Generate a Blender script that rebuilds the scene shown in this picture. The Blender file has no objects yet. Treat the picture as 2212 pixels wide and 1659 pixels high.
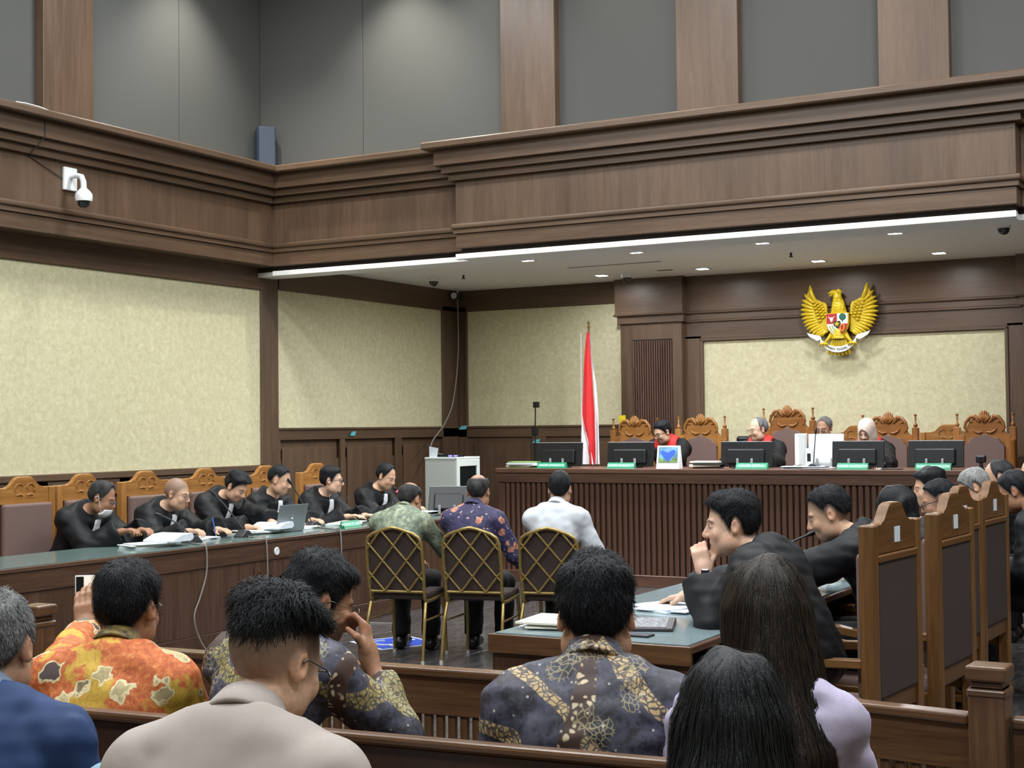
import bpy, bmesh, math, random
import numpy as np
from mathutils import Vector, Matrix, Euler

SC = bpy.context.scene
COL = SC.collection
# ------------------------------------------------------------------ camera
PX_W, PX_H, PX_F = 2212, 1659, 3127.96
YAW, PITCH, ROLL = 0.50350976, 0.02991945, -0.01118159
EYE = 1.65
fw = Vector((-math.sin(YAW)*math.cos(PITCH), math.cos(YAW)*math.cos(PITCH), math.sin(PITCH)))
r0 = Vector((math.cos(YAW), math.sin(YAW), 0)); u0 = r0.cross(fw)
rt = math.cos(ROLL)*r0 + math.sin(ROLL)*u0; up = -math.sin(ROLL)*r0 + math.cos(ROLL)*u0
cam = bpy.data.cameras.new('camera'); cam.sensor_width = 36.0; cam.lens = PX_F*36.0/PX_W
cam.clip_start = 0.05; cam.clip_end = 60
camo = bpy.data.objects.new('camera', cam); COL.objects.link(camo)
M3 = Matrix((rt, up, -fw)).transposed()
camo.matrix_world = Matrix.Translation((0, 0, EYE)) @ M3.to_4x4()
SC.camera = camo
# ------------------------------------------------------------------ world, lamps, exposure
w = bpy.data.worlds.new('world'); SC.world = w; w.use_nodes = True
w.node_tree.nodes['Background'].inputs[0].default_value = (0.8, 0.9, 1.0, 1)
w.node_tree.nodes['Background'].inputs[1].default_value = 0.05
SC.view_settings.view_transform = 'Standard'; SC.view_settings.look = 'None'
SC.view_settings.gamma = 1.0; SC.view_settings.use_curve_mapping = False
SC.view_settings.exposure = 0.0

def area_lamp(name, loc, sx, sy, power, col=(1, 1, 1), spread=math.pi, rot=(0, 0, 0)):
    l = bpy.data.lights.new(name, 'AREA'); l.shape = 'RECTANGLE'; l.size = sx; l.size_y = sy
    l.energy = power; l.color = col; l.spread = spread
    o = bpy.data.objects.new(name, l); COL.objects.link(o); o.location = loc; o.rotation_euler = rot
    return o
CEIL_Z = 6.6
HALL_POWER = 118
for ix, x in enumerate((-7.6, -4.6, -1.6, 1.4)):
    for iy, y in enumerate((0.4, 3.6, 6.8, 9.6)):
        area_lamp('ceiling_panel_lamp', (x, y, CEIL_Z-0.03), 1.2, 0.6, HALL_POWER, (0.94, 0.98, 1.0))
# ceiling spots that wash the grey upper walls near the corner
for (x, y, p) in ((-9.05, 10.7, 330), (-7.75, 11.45, 330), (-6.9, 11.45, 90), (-5.4, 11.5, 60), (-3.6, 11.5, 60)):
    l = bpy.data.lights.new('ceiling_spot_lamp', 'SPOT'); l.energy = p; l.color = (1.0, 0.97, 0.84); l.spot_size = math.radians(95); l.spot_blend = 0.9; l.shadow_soft_size = 0.06
    o = bpy.data.objects.new('ceiling_spot_lamp', l); COL.objects.link(o); o.location = (x, y, CEIL_Z-0.05)

# ------------------------------------------------------------------ helpers
def link(o, parent=None):
    COL.objects.link(o)
    if parent is not None: o.parent = parent
    return o
def tag(o, label=None, cat=None, group=None, kind=None):
    if label: o['label'] = label
    if cat: o['category'] = cat
    if group: o['group'] = group
    if kind: o['kind'] = kind
    return o
def thing(name, label, cat, loc=(0, 0, 0), rz=0.0, group=None, kind=None, scale=1.0):
    o = bpy.data.objects.new(name, None); COL.objects.link(o)
    o.location = loc; o.rotation_euler = (0, 0, rz); o.scale = (scale,)*3
    o.empty_display_size = 0.1
    return tag(o, label, cat, group, kind)
def mesh_obj(name, verts, faces, mat, parent=None, smooth=False):
    me = bpy.data.meshes.new(name)
    me.from_pydata([tuple(v) for v in verts], [], [tuple(f) for f in faces]); me.update()
    if mat: me.materials.append(mat)
    if smooth: me.polygons.foreach_set('use_smooth', [True]*len(me.polygons))
    return link(bpy.data.objects.new(name, me), parent)
def bm_obj(name, bm, mat, parent=None, smooth=False, angle=None):
    me = bpy.data.meshes.new(name); bmesh.ops.recalc_face_normals(bm, faces=bm.faces); bm.to_mesh(me); bm.free()
    if mat: me.materials.append(mat)
    if smooth: me.polygons.foreach_set('use_smooth', [True]*len(me.polygons))
    o = link(bpy.data.objects.new(name, me), parent)
    if smooth and angle: me.set_sharp_from_angle(angle=math.radians(angle))
    return o
def bm_box(bm, x0, x1, y0, y1, z0, z1, bev=0.0, seg=1, mat=None):
    m = Matrix.Translation(((x0+x1)/2, (y0+y1)/2, (z0+z1)/2)) @ Matrix.Diagonal((abs(x1-x0), abs(y1-y0), abs(z1-z0), 1))
    if mat is not None: m = mat @ m
    r = bmesh.ops.create_cube(bm, size=1.0, matrix=m)
    if bev > 0:
        es = list({e for v in r['verts'] for e in v.link_edges})
        bmesh.ops.bevel(bm, geom=es, offset=bev, segments=seg, profile=0.5, affect='EDGES')
def box(name, x0, x1, y0, y1, z0, z1, mat, parent=None, bev=0.004, seg=1, rot=None):
    bm = bmesh.new(); bm_box(bm, x0, x1, y0, y1, z0, z1, bev, seg, rot)
    return bm_obj(name, bm, mat, parent)
def bm_tube(bm, pts, r, n=8, cap=True, closed=False):
    pts = [Vector(p) for p in pts]; rs = r if hasattr(r, '__len__') else [r]*len(pts)
    rings = []; ref = None
    for i, p in enumerate(pts):
        if closed: t = (pts[(i+1) % len(pts)] - pts[i-1])
        else: t = (pts[min(i+1, len(pts)-1)] - pts[max(i-1, 0)])
        t.normalize()
        if ref is None:
            ref = t.orthogonal().normalized()
        ref = (ref - t*ref.dot(t)).normalized(); b = t.cross(ref)
        rings.append([bm.verts.new(p + (ref*math.cos(2*math.pi*k/n) + b*math.sin(2*math.pi*k/n))*rs[i]) for k in range(n)])
    m = len(rings)
    for i in range(m if closed else m-1):
        a, c = rings[i], rings[(i+1) % m]
        for k in range(n): bm.faces.new((a[k], a[(k+1) % n], c[(k+1) % n], c[k]))
    if cap and not closed:
        bm.faces.new(rings[0][::-1]); bm.faces.new(rings[-1])
def tube(name, pts, r, mat, parent=None, n=8, closed=False):
    bm = bmesh.new(); bm_tube(bm, pts, r, n, True, closed); return bm_obj(name, bm, mat, parent, True, 50)
def smooth_path(pts, n=6):
    P = [Vector(p) for p in pts]; P = [P[0]*2-P[1]] + P + [P[-1]*2-P[-2]]; out = []
    for i in range(1, len(P)-2):
        a, b, c, d = P[i-1], P[i], P[i+1], P[i+2]
        for j in range(n):
            t = j/n; out.append(0.5*((2*b)+(c-a)*t+(2*a-5*b+4*c-d)*t*t+(3*b-a-3*c+d)*t**3))
    return out+[P[-2]]
def bm_lathe(bm, prof, n=24, center=(0, 0, 0), ax='z'):
    rings = []
    for (r, z) in prof:
        ring = []
        for k in range(n):
            a = 2*math.pi*k/n; p = (r*math.cos(a), r*math.sin(a), z)
            if ax == 'y': p = (p[0], p[2], p[1])
            if ax == 'x': p = (p[2], p[0], p[1])
            ring.append(bm.verts.new((p[0]+center[0], p[1]+center[1], p[2]+center[2])))
        rings.append(ring)
    for i in range(len(rings)-1):
        for k in range(n): bm.faces.new((rings[i][k], rings[i][(k+1) % n], rings[i+1][(k+1) % n], rings[i+1][k]))
    bm.faces.new(rings[0][::-1]); bm.faces.new(rings[-1])
def lathe(name, prof, mat, parent=None, n=24, center=(0, 0, 0), ax='z'):
    bm = bmesh.new(); bm_lathe(bm, prof, n, center, ax); return bm_obj(name, bm, mat, parent, True, 40)
def bm_prism(bm, poly, d0, d1, plane='xz', bev=0.0):
    """poly: 2D outline; extruded along the third axis from d0 to d1"""
    def P(a, b, d):
        return {'xz': (a, d, b), 'yz': (d, a, b), 'xy': (a, b, d)}[plane]
    v0 = [bm.verts.new(P(a, b, d0)) for a, b in poly]; v1 = [bm.verts.new(P(a, b, d1)) for a, b in poly]
    n = len(poly); fs = []
    fs.append(bm.faces.new(v0)); fs.append(bm.faces.new(v1[::-1]))
    for i in range(n): fs.append(bm.faces.new((v0[i], v1[i], v1[(i+1) % n], v0[(i+1) % n])))
    if bev:
        es = [e for f in fs[:2] for e in f.edges]
        bmesh.ops.bevel(bm, geom=es, offset=bev, segments=1, affect='EDGES')
def prism(name, poly, d0, d1, mat, parent=None, plane='xz', bev=0.0):
    bm = bmesh.new(); bm_prism(bm, poly, d0, d1, plane, bev); return bm_obj(name, bm, mat, parent)
def copy_tree(o, parent=None, label=None, loc=None, rz=None, group=None):
    c = o.copy(); COL.objects.link(c)
    if parent is not None: c.parent = parent
    for ch in o.children: copy_tree(ch, c)
    if label: c['label'] = label
    if group: c['group'] = group
    if loc is not None: c.location = loc
    if rz is not None: c.rotation_euler = (0, 0, rz)
    return c

# ------------------------------------------------------------------ materials
MATS = {}
def srgb(r, g, b):
    f = lambda c: (c/255/12.92) if c/255 <= 0.04045 else ((c/255+0.055)/1.055)**2.4
    return (f(r), f(g), f(b), 1.0)
class NT:
    def __init__(s, name):
        s.m = bpy.data.materials.new(name); s.m.use_nodes = True
        s.t = s.m.node_tree; s.n = s.t.nodes; s.l = s.t.links; s.b = s.n['Principled BSDF']
    def new(s, typ, **kw):
        nd = s.n.new(typ)
        for k, v in kw.items():
            if k.startswith('i_'): nd.inputs[k[2:].replace('_', ' ')].default_value = v
            else: setattr(nd, k, v)
        return nd
    def coord(s, kind='Object', scale=(1, 1, 1), rot=(0, 0, 0), loc=(0, 0, 0)):
        c = s.new('ShaderNodeTexCoord'); m = s.new('ShaderNodeMapping')
        m.inputs['Scale'].default_value = scale; m.inputs['Rotation'].default_value = rot; m.inputs['Location'].default_value = loc
        s.l.new(c.outputs[kind], m.inputs[0]); return m.outputs[0]
    def noise(s, vec, scale, detail=3, rough=0.55, dist=0.0):
        n = s.new('ShaderNodeTexNoise'); n.inputs['Scale'].default_value = scale; n.inputs['Detail'].default_value = detail
        n.inputs['Roughness'].default_value = rough; n.inputs['Distortion'].default_value = dist
        s.l.new(vec, n.inputs['Vector']); return n.outputs['Fac']
    def voro(s, vec, scale, feature='F1', out='Distance', rnd=1.0):
        n = s.new('ShaderNodeTexVoronoi', feature=feature); n.inputs['Scale'].default_value = scale
        n.inputs['Randomness'].default_value = rnd
        s.l.new(vec, n.inputs['Vector']); return n.outputs[out]
    def ramp(s, fac, stops, interp='LINEAR'):
        r = s.new('ShaderNodeValToRGB'); cr = r.color_ramp; cr.interpolation = interp
        while len(cr.elements) < len(stops): cr.elements.new(0.5)
        for e, (p, c) in zip(cr.elements, stops): e.position = p; e.color = c if len(c) == 4 else (*c, 1)
        s.l.new(fac, r.inputs[0]); return r.outputs[0]
    def mix(s, fac, a, b, mode='MIX'):
        n = s.new('ShaderNodeMix', data_type='RGBA', blend_type=mode)
        for sock, v in ((n.inputs[0], fac), (n.inputs[6], a), (n.inputs[7], b)):
            if hasattr(v, 'is_output') or hasattr(v, 'links'): s.l.new(v, sock)
            else: sock.default_value = v
        return n.outputs[2]
    def math(s, op, a, b=0.0, c=0.0):
        n = s.new('ShaderNodeMath', operation=op)
        for sock, v in zip(n.inputs, (a, b, c)):
            if hasattr(v, 'links'): s.l.new(v, sock)
            else: sock.default_value = v
        return n.outputs[0]
    def bump(s, h, strength=0.3, dist=0.01):
        b = s.new('ShaderNodeBump'); b.inputs['Strength'].default_value = strength; b.inputs['Distance'].default_value = dist
        s.l.new(h, b.inputs['Height']); s.l.new(b.outputs[0], s.b.inputs['Normal'])
    def col(s, c):
        if hasattr(c, 'links'): s.l.new(c, s.b.inputs['Base Color'])
        else: s.b.inputs['Base Color'].default_value = c
        return s
    def set(s, **kw):
        for k, v in kw.items():
            k = k.replace('_', ' ')
            if hasattr(v, 'links'): s.l.new(v, s.b.inputs[k])
            else: s.b.inputs[k].default_value = v
        return s
def plain(name, c, rough=0.5, metal=0.0, spec=0.5, noise=0.06, nscale=40, bump=0.0, coat=0.0):
    if name in MATS: return MATS[name]
    t = NT(name); v = t.coord(); f = t.noise(v, nscale)
    lo = tuple(max(0, x*(1-noise*2)) for x in c[:3])+(1,); hi = tuple(min(1, x*(1+noise*2)) for x in c[:3])+(1,)
    t.col(t.ramp(f, [(0.3, lo), (0.7, hi)])); t.set(Roughness=rough, Metallic=metal)
    t.b.inputs['Specular IOR Level'].default_value = spec
    if coat: t.b.inputs['Coat Weight'].default_value = coat
    if bump: t.bump(f, bump, 0.004)
    MATS[name] = t.m; return t.m
def emit(name, c, s):
    t = NT(name); t.set(Base_Color=c, Emission_Color=c, Emission_Strength=s); MATS[name] = t.m; return t.m
def wood(name, c_dark, c_mid, c_light, axis='z', rough=0.38, patch=0.0, fine=1.0, kind='Object', coat=0.0):
    if name in MATS: return MATS[name]
    t = NT(name)
    sc = {'z': (1, 1, 0.06), 'x': (0.06, 1, 1), 'y': (1, 0.06, 1)}[axis]
    v = t.coord(kind, scale=sc)
    g = t.noise(v, 90*fine, 4, 0.6, 0.3); g2 = t.noise(v, 16*fine, 3, 0.5, 0.8)
    f = t.math('ADD', t.math('MULTIPLY', g, 0.5), t.math('MULTIPLY', g2, 0.5))
    c = t.ramp(f, [(0.32, c_dark), (0.5, c_mid), (0.7, c_light)])
    if patch:
        v2 = t.coord(kind, scale={'z': (1, 1, 0.25), 'x': (0.25, 1, 1), 'y': (1, 0.25, 1)}[axis])
        pf = t.ramp(t.noise(v2, 1.7, 2, 0.5), [(0.35, (1-patch,)*3), (0.65, (1+patch, 1+patch*0.9, 1+patch*0.8))])
        c = t.mix(1.0, c, pf, 'MULTIPLY')
    t.col(c); t.set(Roughness=t.math('ADD', t.math('MULTIPLY', g2, 0.2), rough-0.1)); t.bump(g, 0.08, 0.002)
    if coat: t.set(Coat_Weight=coat, Coat_Roughness=0.2)
    MATS[name] = t.m; return t.m
WD = (srgb(78, 59, 45), srgb(90, 70, 54), srgb(101, 81, 64))
for ax in 'xyz':
    wood('wall_wood_'+ax, *WD, axis=ax, rough=0.42, patch=0.16)
    wood('bench_wood_'+ax, srgb(72, 49, 39), srgb(94, 66, 53), srgb(112, 82, 67), axis=ax, rough=0.4, patch=0.1)
    wood('oak_'+ax, srgb(124, 80, 34), srgb(154, 105, 50), srgb(178, 128, 70), axis=ax, rough=0.4, patch=0.08)
    wood('desk_wood_'+ax, srgb(62, 43, 32), srgb(78, 55, 42), srgb(94, 68, 52), axis=ax, rough=0.36, patch=0.1)
    wood('rail_wood_'+ax, srgb(74, 50, 33), srgb(94, 66, 44), srgb(116, 84, 56), axis=ax, rough=0.3, patch=0.1, coat=0.15)
    wood('chair_wood_'+ax, srgb(84, 56, 30), srgb(106, 73, 40), srgb(128, 90, 52), axis=ax, rough=0.35, patch=0.1, coat=0.1)
    wood('throne_wood_'+ax, srgb(110, 66, 30), srgb(142, 92, 46), srgb(170, 118, 64), axis=ax, rough=0.32, patch=0.1, coat=0.15)
def fabric_wall():
    t = NT('cream_wallcloth'); v = t.coord(scale=(1, 1, 1))
    a = t.noise(v, 20, 5, 0.65, 0.5); b = t.noise(v, 70, 3, 0.6)
    f = t.math('ADD', t.math('MULTIPLY', a, 0.75), t.math('MULTIPLY', b, 0.25))
    t.col(t.ramp(f, [(0.36, srgb(193, 186, 150)), (0.5, srgb(204, 198, 163)), (0.64, srgb(216, 210, 177))]))
    t.set(Roughness=0.85); t.bump(b, 0.1, 0.002); MATS['cream_wallcloth'] = t.m
fabric_wall()
plain('grey_wallcloth', srgb(80, 80, 78), 0.9, noise=0.03, nscale=160, bump=0.1)
plain('white_paint', srgb(243, 244, 242), 0.5, noise=0.02)
plain('ceiling_paint', srgb(238, 241, 240), 0.8, noise=0.02)
plain('white_plastic', srgb(225, 228, 228), 0.35, noise=0.02)
plain('black_plastic', srgb(14, 16, 20), 0.4, noise=0.05)
plain('dark_grey_plastic', srgb(48, 50, 54), 0.45)
plain('smoked_dome', srgb(30, 32, 38), 0.08, spec=0.8)
plain('speaker_blue', srgb(46, 58, 74), 0.55)
plain('grey_cable', srgb(140, 136, 132), 0.5)
plain('dark_cable', srgb(40, 36, 34), 0.5)
plain('painted_gap_shade', srgb(34, 24, 20), 0.8)  # near-black brown that paints shade into gaps, slots and recesses
WX, WY, WZ = MATS['wall_wood_x'], MATS['wall_wood_y'], MATS['wall_wood_z']
CLOTH = MATS['cream_wallcloth']

# ------------------------------------------------------------------ setting
XW, YB, YG = -9.6, 16.0, 12.0           # side wall, alcove back wall, upper back wall
XR, YR = 4.2, -2.6                       # other side and rear of the hall
def floor_tile_mat():
    t = NT('slate_tile'); v = t.coord('Object', scale=(1, 0.18, 1)); oi = t.new('ShaderNodeObjectInfo')
    a = t.noise(v, 26, 4, 0.6, 0.4)
    c = t.ramp(a, [(0.3, srgb(52, 51, 52)), (0.5, srgb(70, 68, 68)), (0.72, srgb(92, 90, 88))])
    k = t.math('ADD', t.math('MULTIPLY', oi.outputs['Random'], 0.3), 0.85)
    t.col(t.mix(1.0, c, k, 'MULTIPLY')); t.set(Roughness=t.math('ADD', t.math('MULTIPLY', a, 0.15), 0.1)); t.bump(a, 0.04, 0.002)
    MATS['slate_tile'] = t.m
floor_tile_mat()
plain('grout', srgb(112, 108, 104), 0.8)
fl = thing('floor', None, None, kind='structure')
box('slab', XW, XR, YR, YB, -0.12, -0.006, MATS['grout'], fl, 0)
tm = None
TS = 0.6
for ix in range(16):
    for iy in range(18):
        x0 = -9.6 + ix*TS; y0 = 3.0 + iy*TS
        if y0 + TS > 13.81: continue
        if tm is None:
            o = box('tile', -TS/2+0.002, TS/2-0.002, -TS/2+0.002, TS/2-0.002, -0.01, 0.0, MATS['slate_tile'], fl, 0.0015); tm = o.data
        else: o = link(bpy.data.objects.new('tile', tm), fl)
        o.location = (x0+TS/2, y0+TS/2, 0)
o = box('outer_floor', XW, XR, YR, 2.999, -0.01, 0.0, MATS['slate_tile'], fl, 0)
o = box('outer_floor', 0.002, XR, 3.0, YB, -0.01, 0.0, MATS['slate_tile'], fl, 0)
o = box('outer_floor', XW, 0.0, 13.801, YB, -0.01, 0.0, MATS['slate_tile'], fl, 0)

# side wall (runs along Y)
wl = thing('wall_left', None, None, kind='structure')
box('wall_core', XW-0.3, XW-0.06, YR, YB+0.3, 0, CEIL_Z, WZ, wl, 0)
box('wainscot_backing', XW-0.06, XW-0.03, YR, YB, 0, 1.33, WZ, wl, 0)
# main bay: cloth panel and its frame
box('cloth_panel', XW-0.06, XW-0.012, 1.0, 12.0, 1.288, 3.119, CLOTH, wl, 0)
box('panel_trim', XW-0.012, XW+0.015, 1.0, 12.04, 3.119, 3.152, WY, wl, 0.006)
box('panel_trim', XW-0.06, XW+0.02, 1.0, 12.04, 1.225, 1.288, WY, wl, 0.008)
box('panel_trim', XW-0.012, XW+0.012, 11.985, 12.035, 1.29, 3.15, WZ, wl, 0.006)
box('frieze', XW-0.06, XW, 1.0, 12.3, 3.152, 3.42, WY, wl, 0.0)
box('corner_stile', XW-0.06, XW+0.004, 12.035, 12.28, 0, 3.3, WZ, wl, 0.003)
for k in range(9):
    y0 = 3.0 + k*1.0
    box('wainscot_stile', XW-0.03, XW, y0-0.07, y0+0.07, 0, 1.226, WZ, wl, 0.003)
    if k < 8: box('wainscot_panel', XW-0.03, XW-0.012, y0+0.11, y0+0.89, 0.2, 1.02, WZ, wl, 0.008)
box('wainscot_rail', XW-0.03, XW, 1.0, 12.04, 1.08, 1.226, WY, wl, 0.003)
box('wainscot_rail', XW-0.03, XW, 1.0, 12.04, 0.0, 0.16, WY, wl, 0.003)
# alcove bay of the same wall
box('cloth_panel', XW-0.06, XW-0.012, 12.28, 15.62, 1.668, 3.14, CLOTH, wl, 0)
box('frieze', XW-0.06, XW, 12.28, YB, 3.14, 3.42, WY, wl, 0.004)
box('wainscot_rail', XW-0.06, XW, 12.28, YB, 1.54, 1.65, WY, wl, 0.003)
box('panel_trim', XW-0.06, XW+0.018, 12.28, YB, 1.645, 1.672, WY, wl, 0.006)
box('corner_stile', XW-0.06, XW, 15.62, YB, 0, 3.2, WZ, wl, 0.003)
box('panel_trim', XW-0.02, XW+0.01, 15.6, 15.64, 1.67, 3.14, WZ, wl, 0.004)
box('wainscot_stile', XW-0.03, XW, 12.28, 12.31, 0, 1.54, WZ, wl, 0)
for (a, b) in ((12.30, 13.40), (13.49, 14.53), (14.66, 15.62)):
    box('wainscot_panel', XW-0.03, XW-0.01, a+0.06, b-0.06, 0.2, 1.46, WZ, wl, 0.008)
for (a, b) in ((13.40, 13.49), (14.53, 14.66)):
    box('wainscot_stile', XW-0.03, XW, a, b, 0, 1.54, WZ, wl, 0.003)
# grey upper storey
for (a, b) in ((1.0, 4.8), (4.806, 7.8), (7.806, 10.752), (10.758, 12.0)):
    box('grey_panel', XW-0.06, XW, a, b, 3.42, CEIL_Z, MATS['grey_wallcloth'], wl, 0.002)
for y0 in (2.3, 5.6, 8.93):
    box('upper_pilaster', XW, XW+0.1, y0, y0+0.59, 3.6, CEIL_Z, WZ, wl, 0.004)

# alcove back wall
wb = thing('wall_back', None, None, kind='structure')
box('wall_core', XW-0.3, XR, YB+0.06, YB+0.3, 0, 3.6, WZ, wb, 0)
box('cloth_panel', -9.48, -7.27, YB+0.012, YB+0.06, 1.672, 3.14, CLOTH, wb, 0)
box('frieze', XW, -7.25, YB, YB+0.06, 3.14, 3.42, WX, wb, 0.004)
box('corner_stile', XW, -9.48, YB, YB+0.06, 0, 3.2, WZ, wb, 0.003)
box('panel_trim', XW, -7.27, YB-0.018, YB+0.06, 1.645, 1.672, WX, wb, 0.006)
box('panel_trim', -9.50, -9.46, YB-0.01, YB+0.05, 1.67, 3.14, WZ, wb, 0.004)
box('wainscot_rail', XW, -7.27, YB, YB+0.06, 1.53, 1.65, WX, wb, 0.003)
box('wainscot_backing', XW, -2.0, YB+0.03, YB+0.06, 0, 1.55, WZ, wb, 0)
for (a, b) in ((-9.44, -8.53), (-8.34, -7.4)):
    box('wainscot_panel', a+0.05, b-0.05, YB+0.01, YB+0.04, 0.2, 1.46, WZ, wb, 0.008)
box('wainscot_stile', -8.53, -8.34, YB, YB+0.04, 0, 1.53, WZ, wb, 0.003)
# reeded pilasters either side of the emblem bay, entablature above it
def reeded_pilaster(x0, x1):
    yo = YB-0.12
    box('pilaster', x0, x1, yo, YB+0.06, 0, 2.87, WZ, wb, 0.004)
    box('pilaster_cap', x0-0.03, x1+0.03, yo-0.03, YB+0.06, 2.87, 2.975, WX, wb, 0.006)
    box('pilaster_head', x0-0.05, x1+0.03, yo-0.05, YB+0.06, 2.985, 3.42, WX, wb, 0.004)
    box('cap_molding', x0-0.07, x1+0.05, yo-0.07, YB+0.06, 2.962, 2.99, WX, wb, 0.01)
    bm = bmesh.new(); g0, g1 = x0+0.16, x1-0.12; n = 17
    for k in range(n):
        xa = g0 + (g1-g0)*(k+0.5)/n; bm_box(bm, xa-0.0085, xa+0.0085, yo-0.018, yo, 0.3, 2.66, 0.004)
    o = bm_obj('reeding', bm, MATS['bench_wood_z'], wb); o['kind'] = 'stuff'
    box('reeding_backing', g0, g1, yo-0.004, yo+0.001, 0.28, 2.68, MATS['painted_gap_shade'], wb, 0)
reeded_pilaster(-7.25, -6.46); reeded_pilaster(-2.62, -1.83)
box('bay_jamb', -6.46, -6.26, YB-0.01, YB+0.06, 0, 2.7, WZ, wb, 0.003)
box('bay_jamb', -2.80, -2.62, YB-0.01, YB+0.06, 0, 2.7, WZ, wb, 0.003)
box('bay_trim', -6.275, -6.235, YB-0.025, YB+0.05, 0, 2.66, WZ, wb, 0.008)
box('bay_trim', -2.825, -2.785, YB-0.025, YB+0.05, 0, 2.66, WZ, wb, 0.008)
box('bay_trim', -6.275, -2.785, YB-0.025, YB+0.05, 2.635, 2.675, WX, wb, 0.008)
box('cloth_panel', -6.25, -2.80, YB+0.015, YB+0.06, 1.0, 2.65, CLOTH, wb, 0)
box('entablature', -6.46, -2.62, YB-0.01, YB+0.06, 2.67, 2.87, WX, wb, 0.003)
box('cap_molding', -6.46, -2.62, YB-0.035, YB+0.06, 2.862, 2.89, WX, wb, 0.008)
box('entablature', -6.46, -2.62, YB-0.02, YB+0.06, 2.89, 2.965, WX, wb, 0.003)
box('cap_molding', -6.46, -2.62, YB-0.05, YB+0.06, 2.962, 2.99, WX, wb, 0.01)
box('entablature', -6.46, -2.62, YB-0.025, YB+0.06, 2.99, 3.42, WX, wb, 0.003)
box('cloth_panel', -1.8, XR, YB+0.012, YB+0.06, 1.672, 3.14, CLOTH, wb, 0)

# upper back wall above the balcony
wu = thing('wall_upper', None, None, kind='structure')
edges = [XW, -8.293, -6.643]
for (a, b) in ((XW, -8.293), (-8.287, -6.6), (-6.1, -4.85), (-4.3, -3.0), (-2.55, -1.2), (-0.7, 1.8), (1.806, XR)):
    box('grey_panel', a, b, YG, YG+0.06, 3.42, CEIL_Z, MATS['grey_wallcloth'], wu, 0.002)
for x0 in (-6.643, -4.856, -3.062, -1.27, 0.52, 2.31):
    box('upper_pilaster', x0, x0+0.575, YG-0.1, YG+0.06, 3.5, CEIL_Z, WZ, wu, 0.004)
box('wall_core', XW, XR, YG+0.06, YG+0.3, 3.42, CEIL_Z, WZ, wu, 0)

# stepped parapets (profile: offset from the main face, z0, z1)
PROF = [('lip', .24, 4.262, 4.331), ('fascia', .15, 4.115, 4.262), ('step', .10, 4.045, 4.115), ('step', .05, 3.979, 4.045),
        ('panel', .0, 3.573, 3.979), ('bead', .04, 3.52, 3.573), ('fillet', .02, 3.477, 3.52), ('band', .0, 3.34, 3.477)]
def parapet(name, axis, a0, a1, face, back, ends=(0, 0), mitre=0):
    t = thing(name, None, None, kind='structure')
    for (nm, off, z0, z1) in PROF:
        e0, e1 = a0-off*ends[0], a1+off*ends[1]
        bev = 0.02 if nm == 'bead' else (0.012 if nm == 'lip' else 0.004)
        if axis == 'y': box(nm, back, face+off, e0, e1-off*mitre, z0, z1, WY if nm not in ('panel',) else WZ, t, bev, 3 if nm == 'bead' else 1)
        else: box(nm, e0, e1, face-off, back, z0, z1, WX if nm not in ('panel',) else WZ, t, bev, 3 if nm == 'bead' else 1)
    return t
parapet('trim_1', 'y', 1.0, 11.875, -9.35, XW, mitre=1)
parapet('trim_2', 'x', XW, -7.02, 11.877, 12.3)
t3 = parapet('trim_3', 'x', -7.02, -1.95, 11.677, 12.3, ends=(1, 1))
parapet('trim_4', 'x', -1.95, XR, 11.877, 12.3)
# white edge of the alcove ceiling and the ceiling itself
tr = thing('trim_5', None, None, kind='structure')
box('edge_board', -9.36, -7.0, 11.885, 11.95, 3.24, 3.29, MATS['white_paint'], tr, 0.003)
box('edge_board', -7.03, -1.96, 11.685, 11.75, 3.24, 3.29, MATS['white_paint'], tr, 0.003)
box('painted_shade_board', -9.6, XR, 11.95, 12.3, 3.29, 3.42, MATS['painted_gap_shade'], tr, 0)  # dark backing boards colour the shaded gap above the white edge
box('painted_shade_board', -7.0, -1.98, 11.75, 11.96, 3.29, 3.34, MATS['painted_gap_shade'], tr, 0)
box('edge_backing', -9.6, XR, 11.95, 12.2, 3.245, 3.29, MATS['ceiling_paint'], tr, 0)
box('edge_backing', -7.0, -1.98, 11.75, 11.95, 3.245, 3.29, MATS['ceiling_paint'], tr, 0)
ca = thing('ceiling', None, None, kind='structure')
box('alcove_board', XW, XR, 12.0, YB+0.06, 3.41, 3.5, MATS['ceiling_paint'], ca, 0)
box('hall_board', XW-0.3, XR, YR, YG+0.3, CEIL_Z, CEIL_Z+0.1, MATS['ceiling_paint'], ca, 0)
wr = thing('wall_right', None, None, kind='structure')
box('wall_core', XR, XR+0.2, YR, YB+0.3, 0, CEIL_Z, WZ, wr, 0)
box('cloth_panel', XR-0.02, XR, -1.0, 11.5, 1.3, 3.1, CLOTH, wr, 0)
box('grey_panel', XR-0.02, XR, YR, 12.0, 4.3, CEIL_Z, MATS['grey_wallcloth'], wr, 0)
we = thing('wall_rear', None, None, kind='structure')
box('wall_core', XW-0.3, XR+0.2, YR-0.2, YR, 0, CEIL_Z, WZ, we, 0)
box('cloth_panel', XW+0.5, XR-0.5, YR, YR+0.02, 1.3, 3.1, CLOTH, we, 0)
box('grey_panel', XW, XR, YR, YR+0.02, 4.3, CEIL_Z, MATS['grey_wallcloth'], we, 0)
box('wall_core', XW-0.3, XW, YR, 1.0, 0, CEIL_Z, WZ, we, 0)

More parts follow.
